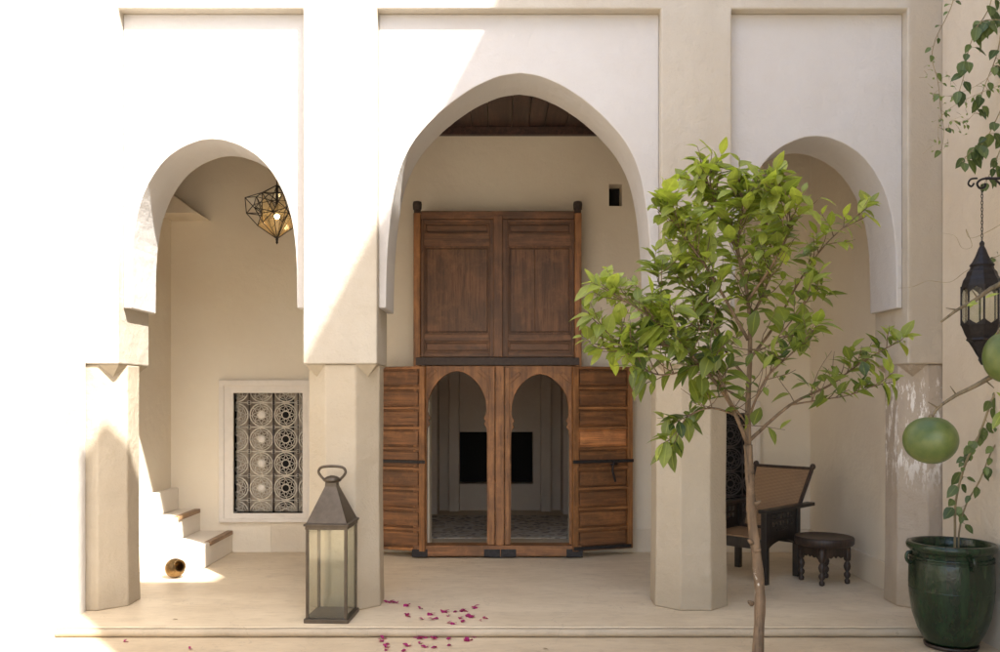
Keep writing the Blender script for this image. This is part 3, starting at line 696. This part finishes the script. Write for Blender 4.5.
# ------------------------------------------------------------------ armchair
ch = thing('armchair', 'low black wooden armchair with reclined woven cane back and pierced sides', 'armchair', (2.225, 1.325, 0), R(-46))
hw, hd = .29, .27
for sx in (-1, 1):
    for sy in (-1, 1):
        bm = NB(); h = .6; box(bm, sx*hw-.026, sx*hw+.026, sy*hd-.026, sy*hd+.026, 0, h); obj('leg', bm, M['wood_black'], ch, bevel=.004)
for sx in (-1, 1):
    bm = NB()
    x = sx*hw
    box(bm, x-.04, x+.04, -hd-.05, hd+.27, .6005, .632)
    obj('armrest', bm, M['wood_black'], ch, bevel=.006)
    # pierced side panel built as a grid with holes, arched along the bottom
    bm = NB(); ya, yb = -hd+.0265, hd-.0265; nxx = 24; zz0, zz1 = .31, .6; nz = 14
    def hole(i, j): return (j in (8, 9, 11, 12) and i % 3 in (1, 2) and 2 < i < nxx-3) or (j in (9, 11) and False) or (j in (6, 5) and i in (7, 9, 11, 13, 15) and j == 6)
    V = {}
    def gv(i, j, s):
        if (i, j, s) not in V:
            y = ya+(yb-ya)*i/nxx; t = i/nxx; z = zz0+(zz1-zz0)*j/nz
            if j == 0: z = zz0+.07*math.sin(math.pi*t)**.6-.03
            if j == 1: z = max(z, zz0+.07*math.sin(math.pi*t)**.6-.01)
            V[(i, j, s)] = bm.verts.new((x+s*.011, y, z))
        return V[(i, j, s)]
    S = lambda i, j: 0 <= i < nxx and 0 <= j < nz and not hole(i, j)
    for i in range(nxx):
        for j in range(nz):
            if not S(i, j): continue
            bm.faces.new([gv(i, j, 1), gv(i+1, j, 1), gv(i+1, j+1, 1), gv(i, j+1, 1)]); bm.faces.new([gv(i, j, -1), gv(i, j+1, -1), gv(i+1, j+1, -1), gv(i+1, j, -1)])
            for (di, dj, e) in ((-1, 0, ((i, j), (i, j+1))), (1, 0, ((i+1, j), (i+1, j+1))), (0, -1, ((i, j), (i+1, j))), (0, 1, ((i, j+1), (i+1, j+1)))):
                if not S(i+di, j+dj): bm.faces.new([gv(*e[0], 1), gv(*e[0], -1), gv(*e[1], -1), gv(*e[1], 1)])
    obj('side_panel', bm, M['wood_black'], ch)
bm = NB(); box(bm, -hw+.0265, hw-.0265, -hd-.02, -hd+.01, .29, .375); box(bm, -hw+.0265, hw-.0265, hd-.015, hd+.015, .29, .375); obj('seat_rail', bm, M['wood_black'], ch, bevel=.005)
bm = NB(); box(bm, -hw+.012, hw-.012, -hd+.011, hd-.016, .345, .385); obj('seat', bm, M['cane'], ch, bevel=.008)
bk = Matrix.Translation((0, hd-.02, .37)) @ Matrix.Rotation(R(-30), 4, 'X')
bm = NB(); Hb = .66
for s in (-1, 1):
    m4 = bk
    a = [m4 @ Vector(p) for p in ((s*.235, 0, 0), (s*.285, 0, Hb))]
    tube(bm, a, .019, 6)
    lathe(bm, [(.024, -.01), (.026, .012), (.016, .03)], 10, mtx=m4 @ Matrix.Translation((s*.285, 0, Hb)))
tube(bm, [bk @ Vector((-.283, 0, Hb-.015)), bk @ Vector((.283, 0, Hb-.015))], .017, 6); tube(bm, [bk @ Vector((-.235, 0, .03)), bk @ Vector((.235, 0, .03))], .017, 6)
obj('back_frame', bm, M['wood_stool'], ch)
bm = NB(); vs = [(-.236, 0, .03), (.236, 0, .03), (.28, 0, Hb-.02), (-.28, 0, Hb-.02)]
prism(bm, [(v_[0], v_[2]) for v_ in vs], -.006, .006, bk); obj('backrest', bm, M['cane'], ch)

# ------------------------------------------------------------------ stool
sp_ = on_floor(824, 582); 
stl = thing('stool', 'small round dark wooden stool with turned legs beside the armchair', 'stool', (sp_.x, sp_.y, 0), R(20))
bm = NB(); lathe(bm, [(.02, .322), (.2, .318), (.228, .322), (.242, .34), (.246, .375), (.24, .392), (.226, .394), (.215, .384), (.02, .378)], 40); obj('seat', bm, M['wood_stool'], stl, smooth=True)
bm = NB()
for k in range(4):
    m4 = Matrix.Rotation(R(90*k), 4, 'Z')
    pts = [(-.14, .319), (-.14, .23), (-.11, .215), (-.08, .235), (-.05, .225), (-.02, .245), (0, .225), (.02, .245), (.05, .225), (.08, .235), (.11, .215), (.14, .23), (.14, .319)]
    prism(bm, pts, -.152, -.138, m4)
obj('apron', bm, M['wood_stool'], stl, bevel=.002)
for k in range(4):
    a = R(45+90*k); bm = NB()
    lathe(bm, [(.012, 0), (.022, .008), (.024, .03), (.012, .045), (.026, .065), (.028, .085), (.014, .105), (.024, .125), (.03, .15), (.024, .175), (.014, .19), (.027, .205), (.03, .23), (.03, .318)], 14, c=(.185*math.cos(a), .185*math.sin(a), 0))
    obj('leg', bm, M['wood_stool'], stl, smooth=True)

# ------------------------------------------------------------------ leaves
def add_leaf(bm, lay, p, d, up, L, W, v, curl=.25, heart=False):
    d = d.normalized(); s = d.cross(up)
    if s.length < 1e-3: s = d.orthogonal()
    s.normalize(); n = s.cross(d).normalized()
    fold = .22
    prof = [(0, 0.0), (.06, .42), (.22, .95), (.45, 1.0), (.72, .68), (1, 0)] if heart else [(0, .02), (.14, .5), (.35, .95), (.55, 1.0), (.8, .58), (1, 0)]
    L_, Cc, R_ = [], [], []
    for t, wd in prof:
        c = p+d*L*t-n*(curl*L*t*t)
        off = W*.5*wd
        Cc.append(bm.verts.new(c)); L_.append(bm.verts.new(c-s*off+n*off*fold)); R_.append(bm.verts.new(c+s*off+n*off*fold))
    for i in range(len(prof)-1):
        for A in (L_, R_):
            f = bm.faces.new((Cc[i], Cc[i+1], A[i+1], A[i]) if A is R_ else (Cc[i+1], Cc[i], A[i], A[i+1]))
            f.smooth = True
            for l in f.loops: l[lay] = (v, 1.0 if l.vert in (Cc[i], Cc[i+1]) else 0.0, 0, 1)
def leaf_bm():
    bm = NB(); lay = bm.loops.layers.float_color.new('leafv'); return bm, lay
def leaf_obj(name, bm, mat, parent):
    me = bpy.data.meshes.new(name); bm.to_mesh(me); bm.free(); me.materials.append(mat)
    o = bpy.data.objects.new(name, me); C.objects.link(o)
    if parent: o.parent = parent
    return o
def rv(r): return Vector((r.uniform(-1, 1), r.uniform(-1, 1), r.uniform(-1, 1)))

# ------------------------------------------------------------------ citrus tree
TY = -1.6
tree = thing('citrus_tree', 'slender young citrus tree with bright green leaves growing in the courtyard', 'tree', P(757, 692, TY))
org = tree.location.copy()
def T3(px, py, dy=0): return P(px, py, TY+dy)-org
bt = NB()
tr = spline([T3(757, 696), T3(758, 650), T3(760, 600, .01), T3(757, 560), T3(752, 520, .01), T3(750, 480), T3(748, 445, 0)], 4)
tube(bt, tr, [.032-.009*i/(len(tr)-1)+.002*math.sin(i*1.9) for i in range(len(tr))], 12)
# pruning knots
for kx, ky, s in ((745, 539, -1), (761, 548, 1), (748, 600, -1), (762, 500, 1), (744, 470, -1)):
    a = T3(752 if s < 0 else 755, ky+4, -.01); tube(bt, [a, a+Vector((s*.018, -.012, .012)), a+Vector((s*.026, -.016, .02))], [.016, .011, .005], 8)
limbs = {  # name: list of (px,py,dy), r0, r1
 'a': ([(748, 445, 0), (748, 400, 0), (750, 350, .02), (748, 300, .03), (738, 250, .03), (742, 214, .0), (741, 192, -.02)], .024, .004),
 'b': ([(748, 445, 0), (728, 400, -.1), (700, 365, -.2), (672, 335, -.25), (640, 310, -.25), (610, 292, -.25)], .017, .004),
 'c': ([(750, 440, 0), (790, 405, .1), (830, 385, .15), (862, 362, .18), (892, 345, .2)], .014, .003),
 'd': ([(749, 360, 0), (775, 325, .1), (800, 280, .15), (825, 245, .18), (858, 215, .2)], .012, .003),
 'e': ([(748, 340, 0), (720, 290, -.05), (698, 255, -.1), (680, 232, -.1), (668, 216, -.1)], .013, .003),
 'f': ([(748, 300, 0), (775, 260, -.1), (790, 220, -.15), (780, 185, -.15)], .012, .003),
 'g': ([(748, 420, 0), (765, 380, -.15), (790, 355, -.25), (810, 335, -.28)], .010, .003),
 'h': ([(748, 380, 0), (725, 350, .15), (705, 310, .25), (690, 275, .28), (700, 235, .28)], .012, .003),
 'i': ([(736, 415, -.05), (712, 408, -.12), (690, 415, -.18), (678, 430, -.2)], .010, .003),
 'j': ([(690, 352, -.2), (660, 345, -.2), (625, 352, -.2), (600, 345, -.2)], .008, .002),
 'k': ([(745, 270, 0), (725, 225, .1), (712, 195, .12), (705, 175, .12)], .010, .003),
 'l': ([(748, 320, 0), (765, 290, .2), (770, 240, .28), (760, 200, .28)], .011, .003),
 'm': ([(790, 405, .1), (820, 400, .0), (850, 395, -.05), (875, 385, -.08)], .008, .002),
 'o': ([(749, 400, 0), (720, 385, .1), (690, 345, .2), (665, 300, .2), (655, 270, .2)], .009, .002),
 'p': ([(749, 350, 0), (770, 345, -.1), (800, 310, -.15), (815, 290, -.15)], .008, .002),
 'q': ([(748, 425, 0), (730, 400, -.15), (718, 370, -.22), (700, 330, -.25), (668, 318, -.25)], .008, .002),
 'n': ([(700, 365, -.2), (665, 375, -.2), (640, 365, -.25), (600, 325, -.25)], .008, .002),
}
r2 = random.Random(21)
bc, lay = leaf_bm()
def hang_leaf(p, outd, bright, L=None):
    L = (L or r2.uniform(.075, .155))*r2.choice((.55, .75, .88, .95, 1.05))
    if r2.random() < .04: bright = 1.0
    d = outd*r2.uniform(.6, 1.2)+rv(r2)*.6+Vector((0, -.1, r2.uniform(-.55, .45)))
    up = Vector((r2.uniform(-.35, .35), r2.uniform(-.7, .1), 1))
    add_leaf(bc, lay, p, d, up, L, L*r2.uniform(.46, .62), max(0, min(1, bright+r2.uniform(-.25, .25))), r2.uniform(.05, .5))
def twig(p, d, ln, r0, n, bright, Lmax=.155):
    """a short shoot with alternate leaves and a tuft at its end"""
    pts = [p]; dd = d.normalized()
    for k in range(4):
        dd = (dd+rv(r2)*.22+Vector((0, 0, .08))).normalized(); pts.append(pts[-1]+dd*ln/4)
    tube(bt, pts, [r0, r0*.85, r0*.7, r0*.55, r0*.35], 5)
    sp = spline(pts, 4)
    for k in range(n):
        t = (.25+.75*(k+r2.random()*.6)/n); q = sp[min(len(sp)-1, int(t*(len(sp)-1)))]
        side = dd.cross(Vector((0, -1, .2))).normalized()*(1 if k % 2 else -1)
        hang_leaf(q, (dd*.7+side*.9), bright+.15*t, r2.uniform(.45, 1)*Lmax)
for k, (pts, r0, r1) in limbs.items():
    pp = spline([T3(*q) for q in pts], 4); n = len(pp)
    tube(bt, pp, [.82*(r0+(r1-r0)*(i/(n-1))**.8) for i in range(n)], 7)
    dens = {'a': 38, 'e': 28, 'b': 30, 'k': 25, 'f': 27, 'l': 27, 'h': 29, 'j': 14, 'c': 12, 'd': 12, 'g': 11, 'i': 7, 'm': 8, 'n': 14, 'o': 16, 'p': 8, 'q': 14}[k]
    start = {'a': .42, 'b': .35, 'c': .5, 'd': .45, 'i': .3, 'm': .25, 'g': .35}.get(k, .3)
    for q in range(dens):
        t = start+(1-start)*(q+r2.random())/dens
        i = min(n-1, int(t*(n-1))); base = pp[i]; di = (pp[min(i+1, n-1)]-pp[max(i-1, 0)]).normalized()
        d = (di*.8+rv(r2)*.9+Vector((0, 0, .25)))
        hgt = (base+org).z
        bright = .24+.55*max(0, min(1, (hgt-1.75)/1.0))+(.38 if k in ('j', 'n', 'b') and t > .55 else 0)+(.08 if k in 'cdm' else 0)+r2.uniform(-.18, .18)  # higher leaves coloured paler to imitate light on the upper crown
        twig(base, d, r2.uniform(.10, .24)*(1.0 if k not in 'cdmg' else .75), .0035, r2.randint(4, 7), bright, .155 if k not in 'cdmg' else .12)
    twig(pp[-1], di, .12, .003, 7, .6)
    for q in range(3):      # nearly bare inner shoots
        i = int(n*r2.uniform(.12, .5)); twig(pp[i], (rv(r2)*.8+Vector((0, 0, .5))), r2.uniform(.18, .34), .003, r2.randint(1, 3), .3, .13)
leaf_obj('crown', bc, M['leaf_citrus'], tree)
obj('trunk', bt, M['bark'], tree, smooth=True)
bm = NB(); lathe(bm, [(.05, .02), (.12, .01), (.2, .003), (.26, .0005)], 20, c=(0, 0, COURT-org.z)); obj('soil', bm, M['soil'], tree, smooth=True)

# ------------------------------------------------------------------ foreground calabash tree at right
FY = -3.2
fr = thing('calabash_tree', 'bare calabash branches carrying large round green fruit at the right edge', 'tree', (2.45, FY, COURT))
o3 = fr.location.copy()
def F3(px, py, dy=0): return P(px, py, FY+dy)-o3
bm = NB()
tube(bm, spline([(0, 0, 0), (.02, .02, .6), (-.01, .03, 1.2), (.02, .02, 1.9), (.0, .05, 2.6)], 5), [.05-.001*i for i in range(21)], 10)
B1 = spline([(.01, .03, 1.75), F3(1040, 352, 0), F3(1000, 372), F3(975, 386), F3(955, 396), F3(938, 408), F3(932, 418)], 4)
tube(bm, B1, [.014-.0105*i/(len(B1)-1) for i in range(len(B1))], 7)
B2 = spline([(.01, .03, 1.9), F3(1060, 262, .05), F3(1000, 284, .05), F3(975, 300, .05), F3(957, 310, .05), F3(941, 322, .05)], 4)
tube(bm, B2, [.013-.009*i/(len(B2)-1) for i in range(len(B2))], 7)
for a, b in (((957, 310, .05), (946, 308, .05)), ((938, 408, 0), (928, 402, .0)), ((957, 396, 0), (950, 386, 0)), ((985, 380, 0), (994, 388, 0)), ((978, 299, .05), (972, 290, .05))):
    tube(bm, [F3(*a), F3(*b)], [.004, .0015], 5)
tube(bm, spline([(.01, .03, 1.95), F3(1030, 300, -.05), F3(1003, 325, -.05), F3(997, 335, -.05)], 4), .005, 6)
obj('trunk', bm, M['twig'], fr, smooth=True)
def fruit(px, py, dy, rx, rz):
    c = F3(px, py, dy); D = FY+dy-CAMY; s = D/FPX
    bm = NB(); bmesh.ops.create_uvsphere(bm, u_segments=36, v_segments=24, radius=1)
    for v in bm.verts:
        z = v.co.z; k = 1+.02*math.sin(3*math.atan2(v.co.y, v.co.x))
        v.co = Vector((v.co.x*rx*s*k, v.co.y*rx*s*k, (z-.05*math.exp(-((1-z)/.08)))*rz*s)) + c
    o = obj('fruit', bm, M['rind'], fr, smooth=True)
    bm = NB(); lathe(bm, [(.003, -.004), (.011, .0), (.008, .006), (.0035, .012)], 10, c=(c.x, c.y, c.z+rz*s*.94)); obj('stalk', bm, M['twig'], o, smooth=True)
fruit(931, 440, 0, 26, 24); fruit(1006, 357, -.05, 21, 26)
bm, lay2 = leaf_bm()
for (px, py, dd, L, v) in ((978, 303, (-1, -.3, -.1), .05, .9), (985, 298, (.9, -.4, .5), .05, .85), (975, 300, (-.6, -.3, -.6), .04, .7), (1000, 330, (-.4, -.5, -.7), .08, .6), (996, 392, (.5, -.4, -.5), .06, .6), (1004, 410, (-.7, -.3, -.8), .09, .5)):
    add_leaf(bm, lay2, F3(px, py, .04), Vector(dd), Vector((0, -.7, 1)), L, L*.4, v, .2)
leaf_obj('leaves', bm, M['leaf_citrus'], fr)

# ------------------------------------------------------------------ green glazed pot and climber
pp_ = on_floor(955, 640, COURT); potx, poty = 2.982, -.69
pot = thing('plant_pot', 'big dark green glazed clay pot with rope bands and small handles', 'pot', (potx, poty, COURT))
pot.scale = (.885, .885, .99)
prof = [(.17, .03), (.19, .05), (.232, .12), (.268, .22), (.288, .34), (.294, .43), (.292, .50), (.287, .58), (.275, .63), (.285, .645), (.305, .66), (.312, .682), (.302, .70), (.275, .702), (.262, .69), (.258, .64), (.258, .58)]
bm = NB(); lathe(bm, prof, 56); obj('body', bm, M['glaze'], pot, smooth=True)
for zz, rr, tr_ in ((.395, .286, .008), (.605, .283, .009), (.585, .286, .006)):
    bm = NB(); n = 90; tube(bm, [(rr*math.cos(2*math.pi*k/n), rr*math.sin(2*math.pi*k/n), zz+.003*math.sin(k*2.2)) for k in range(n)], tr_, 6, closed=True); obj('rope_band', bm, M['glaze'], pot, smooth=True)
for k in range(4):
    a = R(180+90*k); bm = NB(); c = Vector((.292*math.cos(a), .292*math.sin(a), .60))
    o_ = Vector((math.cos(a), math.sin(a), 0))
    tube(bm, spline([c+Vector((0, 0, .035)), c+o_*.035+Vector((0, 0, .03)), c+o_*.042+Vector((0, 0, -.005)), c+o_*.02+Vector((0, 0, -.035)), c+Vector((0, 0, -.03))], 3), .012, 8); obj('handle', bm, M['glaze'], pot, smooth=True)
bm = NB(); lathe(bm, [(.0, .0), (.16, .0), (.185, .008), (.19, .026), (.18, .03), (.165, .018), (.02, .016)], 40, cap=False); obj('saucer', bm, M['wood_stool'], pot, smooth=True)
bm = NB(); lathe(bm, [(.257, .60), (.2, .615), (.1, .622), (.01, .625)], 30); obj('soil', bm, M['soil'], pot, smooth=True)

cl_ = thing('climbing_plant', 'leafy climber rising from the green pot and trailing down the right wall', 'climbing plant', (potx, poty, .53))
oc = cl_.location.copy()
def V3(px, py, y): return P(px, py, y)-oc
r3 = random.Random(5)
bs_ = NB(); bl, layl = leaf_bm()
def vine(pts, r0, r1, nl, Lr, heart=True, bright=.3, dry=False):
    bd = NB() if dry else None
    pp = spline([V3(*q) for q in pts], 5); n = len(pp)
    tube(bd if dry else bs_, pp, [r0+(r1-r0)*i/(n-1) for i in range(n)], 6)
    for k in range(nl):
        i = int((k+r3.random())/nl*(n-1)); p = pp[i]
        if p.z < .22: continue
        out = Vector((r3.uniform(-1, 1), r3.uniform(-.6, .15), r3.uniform(-.9, .1)))
        st_ = p+out.normalized()*r3.uniform(.01, .035); tube(bs_, [p, st_], .0015, 4)
        L = r3.uniform(*Lr); add_leaf(bl, layl, st_, out+Vector((0, 0, -.5)), Vector((r3.uniform(-.4, .4), -.9, .8)), L, L*r3.uniform(.55, .75), max(0, min(1, bright+r3.uniform(-.3, .35))), r3.uniform(0, .35), heart)
    if dry: obj('tendril', bd, M['tendril'], cl_, smooth=True)
ya = -.71
vine([(955, 560, ya), (955, 533, ya), (956, 500, ya), (966, 462, ya), (978, 438, ya), (990, 405, ya), (1003, 370, ya+.02), (1014, 300, ya), (1013, 220, ya), (1005, 150, ya), (1009, 60, ya), (1002, -60, ya)], .008, .006, 50, (.06, .11))
vine([(959, 560, ya), (959, 533, ya), (966, 505, ya), (980, 480, ya), (990, 455, ya), (1003, 430, ya), (1012, 400, ya)], .006, .004, 18, (.05, .09), bright=.5)
vine([(966, 465, ya), (972, 445, ya), (985, 430, ya), (996, 425, ya)], .003, .002, 9, (.03, .06), bright=.55)
vine([(995, -30, -.8), (990, 5, -.8), (976, 30, -.8), (968, 52, -.8), (964, 75, -.8), (958, 95, -.8)], .004, .002, 20, (.06, .115), bright=.25)
vine([(955, -30, -.6), (953, 0, -.6), (946, 18, -.6), (936, 38, -.6), (932, 58, -.6), (938, 82, -.6), (941, 110, -.6), (944, 132, -.6), (941, 152, -.6)], .003, .0015, 15, (.03, .07), bright=.4)
vine([(1003, 10, -.8), (998, 50, -.8), (985, 85, -.8), (975, 112, -.8)], .004, .002, 18, (.05, .1), bright=.35)
vine([(1010, 90, -.9), (996, 120, -.9), (985, 140, -.9), (972, 150, -.9), (962, 162, -.9)], .004, .002, 20, (.06, .11), bright=.3)
vine([(1012, 120, -.9), (1000, 150, -.9), (992, 170, -.9), (985, 182, -.9)], .004, .002, 16, (.05, .1), bright=.3)
vine([(1006, 20, -.85), (985, 20, -.85), (975, 28, -.85)], .003, .002, 13, (.06, .11), bright=.25)
vine([(1012, 225, ya), (1002, 240, ya), (996, 262, ya)], .003, .002, 7, (.05, .09), bright=.3)
for q in ([(1003, 60, -.8), (985, 80, -.8), (962, 92, -.75), (945, 96, -.7), (930, 92, -.7)], [(975, 112, -.8), (965, 122, -.75), (952, 120, -.7), (948, 128, -.7)], [(1002, 84, -.8), (975, 95, -.8), (955, 105, -.75), (940, 118, -.7), (938, 140, -.7)]):
    vine(q, .0018, .001, 12, (.018, .035), bright=.85, dry=True)
vine([(1005, 222, -.95), (985, 233, -.95), (970, 238, -.9), (966, 229, -.9), (972, 246, -.9), (962, 248, -.85), (955, 236, -.8), (942, 233, -.75)], .0022, .001, 0, (.1, .1), dry=True)
vine([(1000, 255, -.9), (968, 270, -.85), (950, 282, -.75), (928, 281, -.6), (912, 287, -.45), (898, 288, -.1)], .0025, .001, 1, (.02, .03), dry=True)
for a in ((930, 66), (948, 75), (936, 92), (955, 84), (928, 74), (944, 104), (965, 118), (972, 110), (960, 130), (938, 126), (946, 142), (936, 148)):
    for k in range(3):
        p = V3(a[0]+r3.uniform(-6, 6), a[1]+r3.uniform(-6, 6), -.65+r3.uniform(-.05, .05)); tube(bs_, [p, p+Vector((r3.uniform(-.05, .05), r3.uniform(-.03, .03), r3.uniform(-.05, .05)))], .0009, 4)
        L = r3.uniform(.015, .03); add_leaf(bl, layl, p, rv(r3), Vector((0, -1, .6)), L, L*.6, .95, .1)
obj('stem', bs_, M['vine'], cl_, smooth=True); leaf_obj('leaves', bl, M['leaf_vine'], cl_)

# ------------------------------------------------------------------ hanging lantern on its bracket
LY = -1.05; hs = (LY-CAMY)/FPX
hc = P(982, 241, LY)
hl = thing('hanging_lantern', 'dark pierced metal lantern with glass sides hanging by the right wall', 'lantern', hc)
def prof_px(l): return [(max(.001, r*hs), -(y-241)*hs) for y, r in l]
bm = NB(); lathe(bm, prof_px([(241, 1), (243, 2.5), (246, 2), (249, 3.5), (256, 6), (262, 9), (265, 11.5), (267, 10.5), (270, 11.5)]), 16); obj('dome', bm, M['black_metal'], hl)
bm = NB(); lathe(bm, prof_px([(270.2, 12), (272, 13.5), (276, 14.5), (280, 17), (286, 18.5)]), 8, rot=R(22.5)); 
for k in range(8):   # scalloped fringe over each glass
    a = R(45*k); m4 = Matrix.Rotation(a, 4, 'Z'); ap = 18.5*math.cos(R(22.5))*hs; hwk = 18.5*math.sin(R(22.5))*hs; z0 = -(286-241)*hs
    pts = [(-hwk, z0), (-hwk, z0-8*hs), (-hwk*.6, z0-4*hs), (-hwk*.3, z0-2.5*hs), (0, z0-1.2*hs), (hwk*.3, z0-2.5*hs), (hwk*.6, z0-4*hs), (hwk, z0-8*hs), (hwk, z0)]
    prism(bm, pts, -ap-.001, -ap+.003, m4)
obj('crown', bm, M['black_metal'], hl)
for k in range(8):
    a = R(45*k+22.5); bm = NB(); p = Vector((math.cos(a), math.sin(a), 0))*18.5*hs
    tube(bm, [p+Vector((0, 0, -45*hs)), p+Vector((0, 0, -84*hs))], .006, 6); obj('rib', bm, M['black_metal'], hl)
for k in range(8):
    m4 = Matrix.Rotation(R(45*k), 4, 'Z'); ap = 17.6*math.cos(R(22.5))*hs; hwk = 17.2*math.sin(R(22.5))*hs
    bm = NB(); box(bm, -hwk, hwk, -ap-.001, -ap+.001, -83*hs, -46*hs, m4); obj('glass_pane', bm, M['glass'], hl)
bm = NB(); lathe(bm, prof_px([(325, 19), (327, 18), (334, 15.5), (338, 13.5), (340, 14.5), (342, 12), (348, 8.5), (354, 5.5), (358, 3), (360, 3.5), (365, .8)]), 8, rot=R(22.5))
for k in range(8):
    m4 = Matrix.Rotation(R(45*k), 4, 'Z'); ap = 18.5*math.cos(R(22.5))*hs; hwk = 18.5*math.sin(R(22.5))*hs; z0 = -(325-241)*hs
    pts = [(-hwk, z0-.002), (-hwk, z0+6*hs), (-hwk*.5, z0+3*hs), (0, z0+1*hs), (hwk*.5, z0+3*hs), (hwk, z0+6*hs), (hwk, z0-.002)]
    prism(bm, pts, -ap-.001, -ap+.003, m4)
obj('bowl', bm, M['black_metal'], hl)
bm = NB(); zc = 0.0; ztop = (241-188)*hs; k = 0
while zc < ztop:
    n = 10; ax = Vector((1, 0, 0)) if k % 2 else Vector((0, 1, 0))
    tube(bm, [Vector((0, 0, zc+.012))+ax*.0065*math.cos(2*math.pi*q/n)+Vector((0, 0, .013*math.sin(2*math.pi*q/n))) for q in range(n)], .0022, 5, closed=True); zc += .0205; k += 1
obj('chain', bm, M['black_metal'], hl)
br = thing('wall_bracket', 'scrolled black iron bracket fixed to the right wall above the hanging lantern', 'bracket', (3.247, LY, hc.z+ztop))
bm = NB(); x0 = hc.x-3.247
tube(bm, [(0, 0, .06), (x0+.02, 0, .06)], .009, 8)
tube(bm, spline([(x0+.05, 0, .06), (x0, 0, .055), (x0-.03, 0, .03), (x0-.015, 0, .0), (x0+.015, 0, .005), (x0+.02, 0, .03)], 4), .007, 8)
tube(bm, spline([(x0-.03, 0, .06), (x0-.07, 0, .055), (x0-.085, 0, .025), (x0-.065, 0, .01), (x0-.05, 0, .03)], 4), .006, 8)
tube(bm, spline([(0, 0, -.16), (-.06, 0, -.10), (-.12, 0, .0), (-.17, 0, .05)], 4), .007, 8)
tube(bm, spline([(-.06, 0, .05), (-.09, 0, .02), (-.07, 0, -.01), (-.045, 0, .01), (-.055, 0, .03)], 4), .005, 8)
obj('scroll', bm, M['black_metal'], br, smooth=True)
bm = NB(); box(bm, -.008, -.0005, -.02, .02, -.19, .11); obj('wall_plate', bm, M['black_metal'], br, bevel=.002)

# ------------------------------------------------------------------ fallen petals
up_ = [(97, 152), (115, 153), (130, 154), (165, 166), (217, 176), (168, 197), (173, 204), (250, 197), (224, 214), (258, 214), (272, 211), (298, 187), (307, 190), (313, 202), (320, 227), (331, 230), (340, 187), (361, 185), (375, 185), (409, 173), (358, 210), (366, 222), (384, 202), (397, 206), (430, 219), (448, 211), (105, 152)]
lo_ = [(75, 292), (86, 282), (98, 270), (95, 304), (97, 313), (173, 308), (206, 271), (214, 283), (217, 300), (232, 278), (236, 312), (262, 279), (272, 279), (264, 315), (316, 284), (318, 307), (380, 290), (392, 288), (409, 276), (92, 324), (155, 327), (205, 277), (265, 284)]
protos = []
for v in range(4):
    bm, ly = leaf_bm(); L = .036+.007*v
    add_leaf(bm, ly, Vector((-L/2, 0, .004)), Vector((1, 0, .15)), Vector((0, .2, 1)), L, L*.8, .2+.22*v, .35)
    add_leaf(bm, ly, Vector((-L/4, 0, .006)), Vector((.4, .9, .5)), Vector((0, .2, 1)), L*.8, L*.55, .5, .2)
    protos.append(bm)
pm = []
for b in protos:
    me = bpy.data.meshes.new('petal'); b.to_mesh(me); b.free(); me.materials.append(M['petal']); pm.append(me)
def petal(px, py, z, label, group, i):
    p = on_floor(px, py, z)
    o = bpy.data.objects.new('petal', pm[i % 4]); C.objects.link(o); o.location = (p.x, p.y, z+.001)
    o.rotation_euler = (r3.uniform(-.2, .2), r3.uniform(-.2, .2), r3.uniform(0, 6.28)); s = r3.uniform(.75, 1.25); o.scale = (s, s, s)
    tag(o, label, 'petal', group)
for i, (a, b) in enumerate(up_): petal(360+a/3.571, 560+b/3.571, 0, 'magenta petal fallen on the raised floor before the wooden door', 'petals scattered on the raised floor', i)
for i, (a, b) in enumerate(lo_): petal(360+a/3.571, 560+b/3.571, COURT, 'magenta petal fallen on the courtyard floor just below the step edge', 'petals scattered below the step', i+1)
petal(110+57/3.571, 560+294/3.571, COURT, 'single pink petal at the far left corner of the courtyard floor', None, 2)
petal(110+288/3.571, 560+320/3.571, COURT, 'lone dark pink petal on the courtyard floor under the brass pot', None, 1)
dl = [('lone dry leaf scrap on the raised floor in front of the brass pot', 110+233/3.571, 560+214/3.571, 0), ('brown leaf scrap on the courtyard floor below the middle arch', 360+662/3.571, 560+319/3.571, COURT)]
for lb, px, py, z in dl:
    bm, ly = leaf_bm(); add_leaf(bm, ly, Vector((-.02, 0, .004)), Vector((1, 0, .1)), Vector((0, .2, 1)), .045, .02, .4, .3)
    o = leaf_obj('dry_leaf', bm, M['leaf_dry'], None); o.location = on_floor(px, py, z)+Vector((0, 0, .001)); tag(o, lb, 'leaf')
